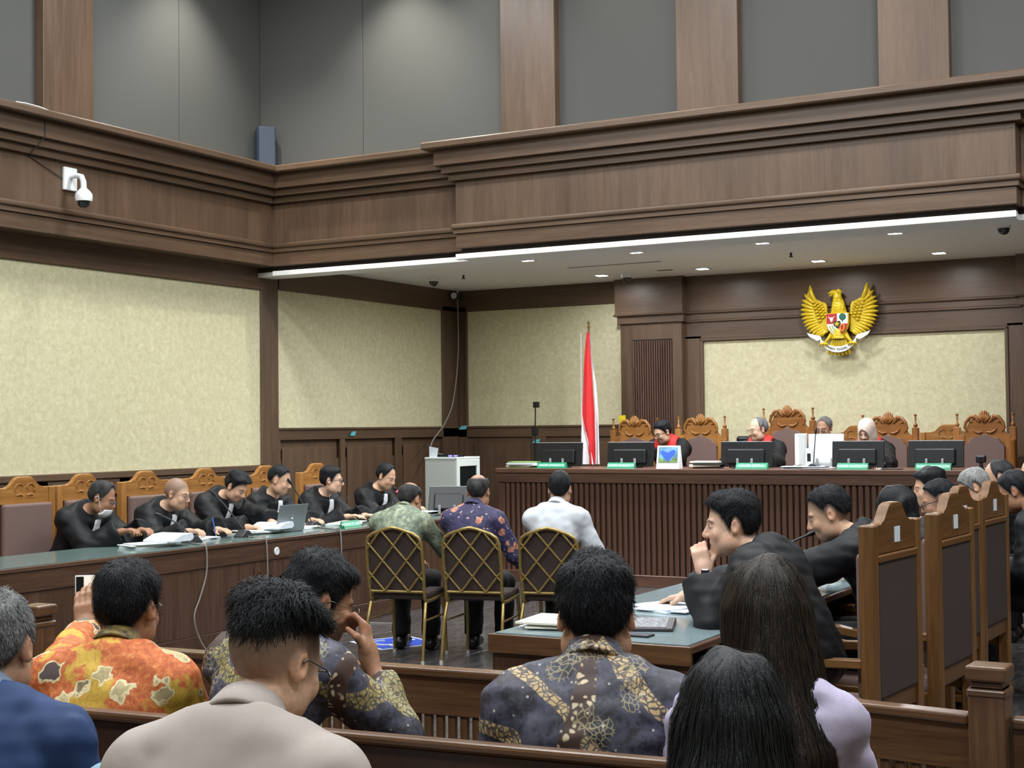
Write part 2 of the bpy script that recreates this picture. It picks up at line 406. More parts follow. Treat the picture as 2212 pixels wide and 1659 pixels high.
# ------------------------------------------------------------------ alcove fixtures
LAMP = emit('lamp_glass', (0.92, 0.97, 1, 1), 60)
dn = 0
DL = [(-7.19, 13.4), (-5.94, 13.4), (-4.61, 13.4), (-3.33, 13.4), (-7.19, 15.25), (-5.94, 15.25), (-4.61, 15.25), (-3.33, 15.25)]
DW = ['over the flag end of the judges bench', 'over the monitor of the first judge', 'over the high presiding chair', 'over the hijab wearer',
      'close to the reeded pilaster head', 'above the gap beside the pilaster', 'just above the golden emblem', 'beside the golden emblem wing']
for (x, y), wd in zip(DL, DW):
    t = thing('ceiling_downlight', 'square recessed downlight glowing white ' + wd, 'downlight', (x, y, 3.41), 0, 'downlights in the alcove ceiling')
    bm = bmesh.new()
    for (a, b, c, d) in ((-.08, .08, -.08, -.06), (-.08, .08, .06, .08), (-.08, -.06, -.06, .06), (.06, .08, -.06, .06)):
        bm_box(bm, a, b, c, d, -0.008, 0.0, 0)
    bm_obj('bezel', bm, MATS['white_plastic'], t)
    box('diffuser', -.06, .06, -.06, .06, -0.004, 0.0, LAMP, t, 0)
    area_lamp('downlight_lamp', (x, y, 3.395), 0.11, 0.11, 52 if y < 14 else 9, (0.96, 0.98, 1.0), math.radians(170))
def dome_camera(x, y, label):
    t = thing('dome_camera', label, 'security camera', (x, y, 3.41), 0, 'dome cameras under the alcove ceiling')
    lathe('housing', [(0.06, -0.055), (0.065, -0.03), (0.062, 0.0)], MATS['white_plastic'], t)
    lathe('dome', [(0.004, -0.112), (0.03, -0.104), (0.047, -0.086), (0.054, -0.055)], MATS['smoked_dome'], t)
dome_camera(-8.89, 14.28, 'small white dome camera with dark bubble near the alcove corner')
dome_camera(-6.85, 15.2, 'small dome camera with bright rim above the reeded pilaster')
dome_camera(-2.33, 13.25, 'white dome camera by the end of the white ceiling edge')
for (x, y, w_) in ((-8.5, 14.3, 'near the dome camera of the alcove corner'), (-4.63, 14.37, 'above the presiding chair')):
    t = thing('sprinkler', 'tiny dark sprinkler head on the white ceiling ' + w_, 'sprinkler', (x, y, 3.41), 0, 'ceiling sprinklers')
    lathe('stem', [(0.012, -0.03), (0.012, 0.0)], MATS['dark_grey_plastic'], t, 12)
    lathe('deflector', [(0.003, -0.05), (0.022, -0.045), (0.022, -0.04), (0.006, -0.03)], MATS['dark_grey_plastic'], t, 12)
t = thing('air_vent', 'long thin dark slot vent in the white alcove ceiling', 'vent', (-6.6, 14.3, 3.41))
box('frame', -0.57, 0.57, -0.035, 0.035, -0.004, 0, MATS['white_plastic'], t, 0); box('slot', -0.55, 0.55, -0.015, 0.015, -0.006, -0.002, MATS['painted_gap_shade'], t, 0)
t = thing('air_vent', 'short dark vent in the alcove ceiling beside a downlight', 'vent', (-6.35, 15.14, 3.41))
box('frame', -0.11, 0.11, -0.05, 0.05, -0.004, 0, MATS['white_plastic'], t, 0); box('slot', -0.09, 0.09, -0.03, 0.03, -0.006, -0.002, MATS['painted_gap_shade'], t, 0)
# wall mounted camera on the parapet of the side wall
t = thing('wall_camera', 'white dome camera on a bent arm fixed to the wooden parapet', 'security camera', (-9.35, 9.07, 3.835))
box('mount_plate', 0.0, 0.03, -0.075, 0.075, -0.1, 0.1, MATS['white_plastic'], t, 0.008, 2)
tube('bracket', [(0.03, 0.0, 0.02), (0.12, -0.01, 0.02), (0.17, -0.015, 0.005), (0.195, -0.02, -0.04), (0.2, -0.02, -0.11)], [0.022, 0.022, 0.024, 0.025, 0.026], MATS['white_plastic'], t, 12)
lathe('housing', [(0.07, -0.06), (0.074, -0.03), (0.07, 0.005), (0.045, 0.035), (0.028, 0.05)], MATS['white_plastic'], t, 24, (0.2, -0.02, -0.15))
lathe('dome', [(0.004, -0.12), (0.03, -0.113), (0.048, -0.093), (0.055, -0.06)], MATS['smoked_dome'], t, 24, (0.2, -0.02, -0.15))
tag(tube('camera_cable', [(-9.19, 8.66, 4.26), (-9.195, 8.66, 4.12), (-9.245, 8.63, 4.05), (-9.295, 8.6, 3.99), (-9.345, 8.62, 3.965), (-9.34, 8.8, 3.9), (-9.34, 8.99, 3.83)], 0.004, MATS['dark_cable'], None, 6), 'thin brown cable running down the parapet to the wall camera', 'cable')
tag(tube('cable_coil', [(-9.14, 8.3, 4.337), (-9.16, 8.42, 4.35), (-9.15, 8.55, 4.345), (-9.17, 8.7, 4.337)], 0.006, MATS['white_plastic'], None, 6), 'loose white cable lying on the parapet top', 'cable')
# corner loudspeaker
t = thing('loudspeaker', 'blue-grey loudspeaker box in the upper wall corner', 'loudspeaker', (-9.42, 11.86, 4.331), math.radians(-40))
box('cabinet', -0.1, 0.1, -0.09, 0.09, 0.0, 0.45, MATS['speaker_blue'], t, 0.015, 2)
box('grille', -0.085, 0.085, -0.1, -0.088, 0.02, 0.43, MATS['speaker_blue'], t, 0.006)
box('bracket', -0.13, -0.1, -0.02, 0.06, 0.1, 0.3, MATS['dark_grey_plastic'], t, 0.004)
# small camera in the alcove corner, and its cable
t = thing('corner_camera', 'small grey bullet camera hung in the alcove corner', 'security camera', (-9.52, 15.86, 3.41))
tube('stem', [(0, 0, 0), (0, 0, -0.04)], 0.012, MATS['white_plastic'], t); 
lathe('barrel', [(0.035, -0.12), (0.038, -0.1), (0.036, 0.0), (0.02, 0.02)], MATS['dark_grey_plastic'], t, 20, (0, 0.03, -0.075), 'y')
lathe('ring', [(0.028, -0.128), (0.04, -0.128), (0.04, -0.112), (0.028, -0.112)], MATS['white_plastic'], t, 20, (0, 0.03, -0.075), 'y')
tag(tube('wall_cable', smooth_path([(-9.53, 15.88, 3.3), (-9.53, 15.88, 2.6), (-9.5, 15.7, 2.0), (-9.42, 15.35, 1.7), (-9.25, 14.8, 1.5), (-8.95, 14.3, 1.38), (-8.62, 14.05, 1.345)]), 0.008, MATS['grey_cable'], None, 6), 'grey cable dropping down the alcove corner to the cabinet', 'cable')
CY = plain('cyan_label', srgb(92, 178, 190), 0.5)
for (loc, rz, wd) in (((XW+0.02, 13.61, 1.6), math.pi/2, 'on the rail below the alcove cloth panel'), ((-9.52, YB-0.03, 1.655), 0.4, 'in the alcove corner'), ((-8.46, YB-0.03, 1.475), 0, 'on the panelling behind the flag end of the bench')):
    t = thing('sticker', 'small cyan paper tag ' + wd, 'tag', loc, rz, 'cyan tags on the panelling')
    prism('sheet', [(-0.06, -0.025), (0.035, -0.025), (0.06, 0.025), (-0.02, 0.02)], -0.006, 0.0, CY, t)
tag(box('sticker', XW-0.012, XW-0.006, 9.0, 9.08, 1.16, 1.2, plain('pale_tag', srgb(150, 160, 160), 0.6)), 'pale tag below the panel trim beside the first high chair', 'tag')

# ------------------------------------------------------------------ implicit surfaces (smooth unions, surface nets)
V3 = lambda *a: np.array(a, dtype=np.float64)
def rotx(a): c, s = math.cos(a), math.sin(a); return np.array([[1, 0, 0], [0, c, -s], [0, s, c]])
def roty(a): c, s = math.cos(a), math.sin(a); return np.array([[c, 0, s], [0, 1, 0], [-s, 0, c]])
def rotz(a): c, s = math.cos(a), math.sin(a); return np.array([[c, -s, 0], [s, c, 0], [0, 0, 1]])
D2R = math.pi/180
class Noise:
    def __init__(s, seed, freq, n=10, aniso=(1, 1, 1)):
        r = np.random.RandomState(seed); d = r.normal(size=(n, 3)); d /= np.linalg.norm(d, axis=1)[:, None]
        s.k = (d*np.array(aniso)*freq*(0.6+0.9*r.rand(n))[:, None]).astype(np.float32); s.p = (r.rand(n)*6.28).astype(np.float32); s.n = n
    def __call__(s, X, Y, Z):
        o = 0
        for k, p in zip(s.k, s.p): o = o + np.sin(k[0]*X + k[1]*Y + k[2]*Z + p)
        return o/math.sqrt(s.n)
def axis_coords(lo, hi, coarse, fine, spans):
    out = [lo]
    while out[-1] < hi:
        x = out[-1]; h = coarse
        for (a, b) in spans:
            if x < a: h = min(h, max(fine, min(coarse, (a-x)*0.5+fine)))
            elif x <= b: h = min(h, fine)
            else: h = min(h, min(coarse, fine+(x-b)*0.35))
        out.append(x+h)
    return np.array(out, dtype=np.float32)
class Field:
    def __init__(s, lo, hi, coarse, fine=None, spans=((), (), ())):
        fine = fine or coarse
        s.ax = [axis_coords(lo[i], hi[i], coarse, fine, spans[i]) for i in range(3)]
        s.D = np.full([len(a) for a in s.ax], 1.0, dtype=np.float32)
    def block(s, lo, hi):
        sl = []
        for i in range(3):
            a = max(0, np.searchsorted(s.ax[i], lo[i])-1); b = min(len(s.ax[i]), np.searchsorted(s.ax[i], hi[i])+1)
            if b-a < 1: return None, None
            sl.append(slice(a, b))
        X = s.ax[0][sl[0]][:, None, None]; Y = s.ax[1][sl[1]][None, :, None]; Z = s.ax[2][sl[2]][None, None, :]
        return tuple(sl), (X, Y, Z)
    def put(s, d, sl, k, sub=False):
        A = s.D[sl]
        if sub: d = -d; A = -A; d = -d
        if sub:
            # smooth max(D, -d)
            a = s.D[sl]; b = -d
            if k <= 0: s.D[sl] = np.maximum(a, b)
            else:
                h = np.clip(0.5 - 0.5*(a-b)/k, 0, 1); s.D[sl] = a*(1-h) + b*h + k*h*(1-h)
        else:
            if k <= 0: s.D[sl] = np.minimum(A, d)
            else:
                h = np.clip(0.5 + 0.5*(A-d)/k, 0, 1); s.D[sl] = A*(1-h) + d*h - k*h*(1-h)
    def cap(s, a, b, ra, rb=None, k=0.02, sub=False, grow=0.0):
        rb = ra if rb is None else rb; a = np.asarray(a, float); b = np.asarray(b, float); ra += grow; rb += grow
        m = max(ra, rb)+0.03+k
        sl, G = s.block(np.minimum(a, b)-m, np.maximum(a, b)+m)
        if sl is None: return
        X, Y, Z = G; ba = b-a; L = float(ba@ba)+1e-9
        t = np.clip(((X-a[0])*ba[0]+(Y-a[1])*ba[1]+(Z-a[2])*ba[2])/L, 0, 1)
        d = np.sqrt((X-a[0]-t*ba[0])**2+(Y-a[1]-t*ba[1])**2+(Z-a[2]-t*ba[2])**2) - (ra+(rb-ra)*t)
        s.put(d.astype(np.float32), sl, k, sub)
    def ell(s, c, r, R=None, k=0.02, sub=False, grow=0.0):
        c = np.asarray(c, float); r = np.asarray(r, float)+grow; R = np.eye(3) if R is None else R
        m = np.abs(R)@r + 0.03 + k
        sl, G = s.block(c-m, c+m)
        if sl is None: return
        X, Y, Z = G; x, y, z = X-c[0], Y-c[1], Z-c[2]
        u = R[0, 0]*x+R[1, 0]*y+R[2, 0]*z; v = R[0, 1]*x+R[1, 1]*y+R[2, 1]*z; w_ = R[0, 2]*x+R[1, 2]*y+R[2, 2]*z
        k0 = np.sqrt((u/r[0])**2+(v/r[1])**2+(w_/r[2])**2); k1 = np.sqrt((u/r[0]**2)**2+(v/r[1]**2)**2+(w_/r[2]**2)**2)+1e-6
        s.put((k0*(k0-1)/k1).astype(np.float32), sl, k, sub)
    def rbox(s, c, h, R=None, rad=0.01, k=0.02, sub=False):
        c = np.asarray(c, float); h = np.asarray(h, float); R = np.eye(3) if R is None else R
        m = np.abs(R)@h + 0.03 + k
        sl, G = s.block(c-m, c+m)
        if sl is None: return
        X, Y, Z = G; x, y, z = X-c[0], Y-c[1], Z-c[2]
        q = [np.abs(R[0, i]*x+R[1, i]*y+R[2, i]*z)-(h[i]-rad) for i in range(3)]
        d = np.sqrt(sum(np.maximum(e, 0)**2 for e in q)) + np.minimum(np.maximum(np.maximum(q[0], q[1]), q[2]), 0) - rad
        s.put(d.astype(np.float32), sl, k, sub)
    def grid(s):
        return s.ax[0][:, None, None], s.ax[1][None, :, None], s.ax[2][None, None, :]
    def mesh(s, smooth=1):
        D = s.D; S = D < 0
        if not S.any(): return np.zeros((0, 3)), np.zeros((0, 4), int)
        ix = [np.where(S.any(axis=tuple(j for j in range(3) if j != i)))[0] for i in range(3)]
        sl = tuple(slice(max(0, a[0]-2), min(D.shape[i], a[-1]+3)) for i, a in enumerate(ix))
        D = D[sl]; ax = [s.ax[i][sl[i]] for i in range(3)]; S = D < 0
        n = D.shape; cs = tuple(m-1 for m in n)
        cnt = np.zeros(cs, np.uint8)
        for dx in (0, 1):
            for dy in (0, 1):
                for dz in (0, 1): cnt += S[dx:dx+cs[0], dy:dy+cs[1], dz:dz+cs[2]]
        act = (cnt > 0) & (cnt < 8); ci, cj, ck = np.where(act); N = len(ci)
        idx = np.full(cs, -1, np.int64); idx[ci, cj, ck] = np.arange(N)
        acc = np.zeros((N, 3)); wt = np.zeros(N)
        C8 = [(0, 0, 0), (1, 0, 0), (0, 1, 0), (1, 1, 0), (0, 0, 1), (1, 0, 1), (0, 1, 1), (1, 1, 1)]
        E12 = [(0, 1), (2, 3), (4, 5), (6, 7), (0, 2), (1, 3), (4, 6), (5, 7), (0, 4), (1, 5), (2, 6), (3, 7)]
        dv = [D[ci+a, cj+b, ck+c] for a, b, c in C8]
        pv = [np.stack([ax[0][ci+a], ax[1][cj+b], ax[2][ck+c]], 1).astype(float) for a, b, c in C8]
        for a, b in E12:
            m = (dv[a] < 0) != (dv[b] < 0)
            t = dv[a]/np.where(np.abs(dv[a]-dv[b]) < 1e-9, 1e-9, dv[a]-dv[b])
            p = pv[a]+(pv[b]-pv[a])*t[:, None]; acc[m] += p[m]; wt[m] += 1
        Vt = acc/wt[:, None]; Q = []
        for axd in range(3):
            o1, o2 = [(1, 2), (2, 0), (0, 1)][axd]
            s0 = [slice(None)]*3; s1 = [slice(None)]*3; s0[axd] = slice(0, -1); s1[axd] = slice(1, None)
            e = S[tuple(s0)] != S[tuple(s1)]
            for o in (o1, o2):
                w0 = [slice(None)]*3; w0[o] = 0; e[tuple(w0)] = False
                w0[o] = -1; e[tuple(w0)] = False
            I = np.stack(np.where(e), 1)
            if not len(I): continue
            inside = S[I[:, 0], I[:, 1], I[:, 2]]
            def cell(d1, d2):
                J = I.copy(); J[:, o1] += d1; J[:, o2] += d2; return idx[J[:, 0], J[:, 1], J[:, 2]]
            q = np.stack([cell(-1, -1), cell(0, -1), cell(0, 0), cell(-1, 0)], 1)
            q[~inside] = q[~inside][:, ::-1]; Q.append(q)
        Q = np.concatenate(Q); Q = Q[(Q >= 0).all(1)]
        if smooth:
            e = np.concatenate([Q[:, [0, 1]], Q[:, [1, 2]], Q[:, [2, 3]], Q[:, [3, 0]]]); e = np.concatenate([e, e[:, ::-1]])
            dg = np.bincount(e[:, 0], minlength=N).astype(float); dg[dg == 0] = 1
            for it in range(smooth):
                for lam in (0.5, -0.52) if smooth > 1 else (0.4,):
                    av = np.stack([np.bincount(e[:, 0], weights=Vt[e[:, 1], c], minlength=N) for c in range(3)], 1)/dg[:, None]
                    Vt = Vt + lam*(av-Vt)
        return Vt, Q
def np_obj(name, Vt, Q, mat, parent=None, colors=None, smooth=True):
    me = bpy.data.meshes.new(name); n, m = len(Vt), len(Q)
    me.vertices.add(n); me.vertices.foreach_set('co', np.asarray(Vt, np.float32).ravel())
    me.loops.add(m*4); me.loops.foreach_set('vertex_index', np.asarray(Q, np.int32).ravel())
    me.polygons.add(m); me.polygons.foreach_set('loop_start', np.arange(0, m*4, 4, dtype=np.int32))
    me.polygons.foreach_set('use_smooth', np.full(m, smooth)); me.update(calc_edges=True)
    if colors is not None:
        at = me.color_attributes.new('Col', 'FLOAT_COLOR', 'POINT')
        at.data.foreach_set('color', np.concatenate([colors, np.ones((n, 1))], 1).astype(np.float32).ravel())
    me.materials.append(mat)
    return link(bpy.data.objects.new(name, me), parent)

# ------------------------------------------------------------------ people: materials
def attr_mat(name, rough=0.5, sss=0.0, bump=0.0, bscale=300, spec=0.4):
    t = NT(name); a = t.new('ShaderNodeAttribute', attribute_name='Col'); v = t.coord()
    f = t.noise(v, 90, 3)
    t.col(t.mix(1.0, a.outputs['Color'], t.ramp(f, [(0.3, (0.88,)*3), (0.7, (1.1, 1.08, 1.06))]), 'MULTIPLY'))
    t.set(Roughness=rough); t.b.inputs['Specular IOR Level'].default_value = spec
    if sss:
        t.set(Subsurface_Weight=sss); t.b.inputs['Subsurface Radius'].default_value = (0.012, 0.005, 0.003); t.b.inputs['Subsurface Scale'].default_value = 0.6
    if bump: t.bump(t.noise(v, bscale, 3), bump, 0.002)
    return t.m
SKIN = attr_mat('skin', 0.48, 0.0, 0.08)
def hair_mat(name, lo, hi, sc=(1, 1, 0.12), rough=0.52):
    t = NT(name); v = t.coord(scale=sc); f = t.noise(v, 150, 4, 0.65, 0.4); g = t.noise(v, 30, 3, 0.6, 0.3)
    h = t.math('ADD', t.math('MULTIPLY', f, 0.6), t.math('MULTIPLY', g, 0.4))
    t.col(t.ramp(h, [(0.35, lo), (0.7, hi)])); t.set(Roughness=rough); t.bump(h, 0.9, 0.006)
    t.b.inputs['Specular IOR Level'].default_value = 0.2
    MATS[name] = t.m; return t.m
HAIR = {'black': hair_mat('black_hair', (0.003, 0.0035, 0.005, 1), (0.014, 0.016, 0.021, 1), (1, 1, 0.35)),
        'grey': hair_mat('grey_hair', (0.03, 0.03, 0.032, 1), (0.3, 0.3, 0.3, 1), (1, 1, 0.35)),
        'silver': hair_mat('silver_hair', (0.08, 0.08, 0.08, 1), (0.42, 0.42, 0.41, 1), (1, 1, 0.35)),
        'salt': hair_mat('salt_hair', (0.008, 0.008, 0.009, 1), (0.06, 0.06, 0.062, 1), (1, 1, 0.35)),
        'long_black': hair_mat('long_black_hair', (0.0025, 0.003, 0.004, 1), (0.012, 0.013, 0.016, 1), (1, 1, 0.04), 0.42),
        'long_brown': hair_mat('long_brown_hair', (0.005, 0.004, 0.0035, 1), (0.03, 0.019, 0.012, 1), (1, 1, 0.04), 0.42)}
def cloth_mat(name, c, rough=0.8, weave=500, var=0.12, sheen=0.0):
    t = NT(name); v = t.coord(); f = t.noise(v, weave, 2); g = t.noise(v, 14, 3)
    lo = tuple(x*(1-var) for x in c[:3])+(1,); hi = tuple(min(1, x*(1+var)) for x in c[:3])+(1,)
    t.col(t.ramp(t.math('ADD', t.math('MULTIPLY', f, 0.5), t.math('MULTIPLY', g, 0.5)), [(0.35, lo), (0.65, hi)])); t.set(Roughness=rough)
    t.b.inputs['Specular IOR Level'].default_value = 0.3
    if sheen: t.set(Sheen_Weight=sheen)
    t.bump(f, 0.12, 0.001); MATS[name] = t.m; return t.m
ROBE = cloth_mat('black_robe_cloth', (0.0045, 0.0053, 0.0075, 1), 0.6, var=0.3)
ROBE_TRIM = cloth_mat('dark_satin', (0.012, 0.014, 0.02, 1), 0.35, var=0.2)
BIB = cloth_mat('white_bib_cloth', (0.72, 0.74, 0.78, 1), 0.7, var=0.04)
RED = cloth_mat('red_robe_cloth', (0.62, 0.035, 0.03, 1), 0.6, var=0.1)
WHITE_SHIRT = cloth_mat('white_shirt_cloth', (0.52, 0.55, 0.59, 1), 0.75, var=0.04)
GREY_SHIRT = cloth_mat('taupe_shirt_cloth', srgb(158, 148, 142), 0.8, 700, 0.08)
NAVY = cloth_mat('navy_shirt_cloth', srgb(30, 52, 92), 0.7, 600, 0.15)
DENIM = cloth_mat('pale_denim', srgb(128, 152, 172), 0.85, 600, 0.12)
LILAC = cloth_mat('lilac_blouse_cloth', srgb(178, 170, 196), 0.7, 300, 0.12)
BLACKTR = cloth_mat('black_trousers_cloth', (0.006, 0.006, 0.008, 1), 0.8, var=0.2)
HIJAB = cloth_mat('beige_hijab_cloth', srgb(206, 188, 176), 0.75, 500, 0.05)
SHOE = plain('black_shoe_leather', srgb(16, 16, 18), 0.3)
LENS = NT('spectacle_lens'); LENS.set(Base_Color=(0.9, 0.95, 1, 1), Roughness=0.02, Transmission_Weight=1.0, IOR=1.05); LENS = LENS.m
def batik_orange():
    t = NT('orange_batik'); v = t.coord(); vd = t.new('ShaderNodeVectorMath', operation='ADD')
    nz = t.new('ShaderNodeTexNoise'); nz.inputs['Scale'].default_value = 20; t.l.new(v, nz.inputs['Vector'])
    ms = t.new('ShaderNodeVectorMath', operation='SCALE'); ms.inputs['Scale'].default_value = 0.09; t.l.new(nz.outputs['Color'], ms.inputs[0])
    t.l.new(v, vd.inputs[0]); t.l.new(ms.outputs[0], vd.inputs[1]); vv = vd.outputs[0]
    base = t.ramp(t.noise(v, 60, 4, 0.7), [(0.35, srgb(160, 76, 34)), (0.55, srgb(194, 104, 52)), (0.72, srgb(214, 146, 88))])
    yel = t.ramp(t.noise(vv, 9, 2, 0.5), [(0.56, (0, 0, 0, 1)), (0.62, (1, 1, 1, 1))])
    c = t.mix(yel, base, srgb(192, 156, 58))
    d = t.voro(vv, 9.5); rim = t.ramp(d, [(0.27, (1, 1, 1, 1)), (0.31, (1, 1, 1, 1)), (0.33, (0, 0, 0, 1))])
    c = t.mix(rim, c, srgb(216, 204, 160))
    core = t.ramp(d, [(0.25, (1, 1, 1, 1)), (0.28, (0, 0, 0, 1))]); cc = t.ramp(t.voro(vv, 9.5, out='Color'), [(0.35, srgb(78, 66, 66)), (0.5, srgb(206, 192, 140)), (0.8, srgb(96, 78, 60))])
    c = t.mix(core, c, cc)
    ln = t.ramp(t.voro(vv, 38, 'DISTANCE_TO_EDGE'), [(0.02, (1, 1, 1, 1)), (0.07, (0, 0, 0, 1))]); c = t.mix(t.math('MULTIPLY', ln, 0.3), c, srgb(120, 54, 20))
    t.col(c); t.set(Roughness=0.75); t.bump(t.noise(v, 500, 2), 0.15, 0.001); MATS['orange_batik'] = t.m; return t.m
def batik_dark(name, seed=0.0, gold=True):
    t = NT(name); v = t.coord(loc=(seed, seed*0.7, 0)); vd = t.new('ShaderNodeVectorMath', operation='ADD')
    nz = t.new('ShaderNodeTexNoise'); nz.inputs['Scale'].default_value = 14; t.l.new(v, nz.inputs['Vector'])
    ms = t.new('ShaderNodeVectorMath', operation='SCALE'); ms.inputs['Scale'].default_value = 0.05; t.l.new(nz.outputs['Color'], ms.inputs[0])
    t.l.new(v, vd.inputs[0]); t.l.new(ms.outputs[0], vd.inputs[1]); vv = vd.outputs[0]
    c = t.ramp(t.noise(vv, 6.5, 4, 0.65), [(0.36, srgb(18, 18, 24)), (0.46, srgb(28, 28, 40)), (0.53, srgb(66, 66, 84)), (0.58, srgb(34, 32, 42)), (0.66, srgb(70, 50, 46))])
    c = t.mix(t.ramp(t.noise(v, 60, 3, 0.7), [(0.45, (0, 0, 0, 1)), (0.62, (0.35, 0.35, 0.35, 1))]), c, srgb(84, 84, 104))
    W = lambda sc, ph: t.new('ShaderNodeTexWave', wave_type='BANDS', bands_direction='DIAGONAL')
    def band(sc, dist, lo, hi, rot):
        wv = t.new('ShaderNodeTexWave', wave_type='BANDS', bands_direction='X'); wv.inputs['Scale'].default_value = sc; wv.inputs['Distortion'].default_value = dist; wv.inputs['Detail'].default_value = 2.0; wv.inputs['Detail Scale'].default_value = 1.2
        t.l.new(t.coord(loc=(seed, 0, 0), rot=rot), wv.inputs['Vector']); return t.ramp(wv.outputs['Fac'], [(lo, (0, 0, 0, 1)), (hi, (1, 1, 1, 1))])
    b1 = band(1.9, 7.0, 0.86, 0.90, (0, 0.95, 0)); b2 = band(1.3, 6.0, 0.88, 0.92, (0, -0.35, 0))
    leaf = t.ramp(t.voro(vv, 70, 'DISTANCE_TO_EDGE'), [(0.06, (0.1, 0.1, 0.1, 1)), (0.16, (1, 1, 1, 1))]); lf2 = t.ramp(t.voro(vv, 44), [(0.2, (1, 1, 1, 1)), (0.34, (0, 0, 0, 1))])
    c = t.mix(t.math('MULTIPLY', b1, leaf), c, srgb(188, 162, 118) if gold else srgb(160, 148, 92))
    c = t.mix(b2, c, srgb(66, 46, 40)); c = t.mix(t.math('MULTIPLY', b2, lf2), c, srgb(206, 190, 160))
    d = t.voro(vv, 8.0); ang = t.voro(vv, 62, 'DISTANCE_TO_EDGE')
    flo = t.math('MULTIPLY', t.ramp(d, [(0.30, (1, 1, 1, 1)), (0.34, (0, 0, 0, 1))]), t.ramp(ang, [(0.04, (1, 1, 1, 1)), (0.10, (0, 0, 0, 1))]))
    c = t.mix(t.math('MULTIPLY', flo, 0.8), c, srgb(150, 138, 106))
    dots = t.ramp(t.voro(v, 30), [(0.09, (1, 1, 1, 1)), (0.12, (0, 0, 0, 1))]); c = t.mix(t.math('MULTIPLY', dots, 0.75), c, srgb(190, 184, 176))
    t.col(c); t.set(Roughness=0.6); t.bump(t.noise(v, 500, 2), 0.1, 0.001); MATS[name] = t.m; return t.m
def batik_floral():
    t = NT('navy_floral_batik'); v = t.coord(); vd = t.new('ShaderNodeVectorMath', operation='ADD')
    nz = t.new('ShaderNodeTexNoise'); nz.inputs['Scale'].default_value = 22; t.l.new(v, nz.inputs['Vector'])
    ms = t.new('ShaderNodeVectorMath', operation='SCALE'); ms.inputs['Scale'].default_value = 0.045; t.l.new(nz.outputs['Color'], ms.inputs[0])
    t.l.new(v, vd.inputs[0]); t.l.new(ms.outputs[0], vd.inputs[1]); vv = vd.outputs[0]
    c = t.ramp(t.noise(v, 40, 2), [(0.4, srgb(34, 32, 62)), (0.6, srgb(52, 48, 88))])
    d = t.voro(vv, 11); c = t.mix(t.ramp(d, [(0.28, (1, 1, 1, 1)), (0.34, (0, 0, 0, 1))]), c, t.ramp(t.noise(v, 70, 2), [(0.4, srgb(150, 92, 74)), (0.6, srgb(198, 140, 112))]))
    d2 = t.voro(vv, 26); c = t.mix(t.ramp(d2, [(0.16, (1, 1, 1, 1)), (0.22, (0, 0, 0, 1))]), c, srgb(178, 150, 150))
    t.col(c); t.set(Roughness=0.7); MATS['navy_floral_batik'] = t.m; return t.m
def batik_green():
    t = NT('sage_batik'); v = t.coord(scale=(1, 1, 0.7)); a = t.noise(v, 12, 5, 0.7, 1.2); b = t.noise(v, 60, 3, 0.6)
    c = t.ramp(t.math('ADD', t.math('MULTIPLY', a, 0.7), t.math('MULTIPLY', b, 0.3)), [(0.36, srgb(66, 78, 70)), (0.48, srgb(106, 118, 100)), (0.56, srgb(140, 148, 124)), (0.66, srgb(172, 178, 150))])
    t.col(c); t.set(Roughness=0.6); MATS['sage_batik'] = t.m; return t.m
BORANGE, BDARK, BDARK2, BFLORAL, BGREEN = batik_orange(), batik_dark('dark_gold_batik'), batik_dark('dark_fern_batik', 3.3, False), batik_floral(), batik_green()
BCOLLAR = plain('olive_collar_batik', srgb(92, 76, 34), 0.7, noise=0.5, nscale=45)

# ------------------------------------------------------------------ people: geometry
SKINS = {'mid': (0.42, 0.235, 0.15), 'light': (0.56, 0.345, 0.235), 'tan': (0.33, 0.17, 0.1), 'fair': (0.62, 0.40, 0.29), 'dark': (0.25, 0.125, 0.075)}
ZL_MALE = [(0, .072), (30, .070), (48, .055), (62, .03), (72, .008), (80, -.022), (88, .012), (100, .032), (112, .018), (122, -.02), (140, -.052), (180, -.06)]
ZL_HIGH = [(0, .100), (25, .098), (40, .085), (55, .05), (68, .02), (80, -.02), (88, .012), (100, .032), (112, .018), (122, -.02), (140, -.052), (180, -.06)]
ZL_CREW = [(0, .082), (30, .080), (48, .07), (62, .05), (80, .02), (88, .03), (100, .04), (112, .03), (122, .0), (140, -.03), (180, -.04)]
ZL_UNDER = [(0, .085), (30, .083), (48, .075), (62, .062), (80, .05), (100, .055), (125, .042), (150, .022), (180, .012)]
ZL_BALD = [(0, .2), (60, .2), (75, .03), (80, -.02), (88, .012), (100, .032), (112, .018), (122, -.02), (140, -.052), (180, -.06)]
ZL_FEM = [(0, .078), (30, .07), (50, .045), (65, .01), (75, -.05), (90, -.1), (180, -.12)]
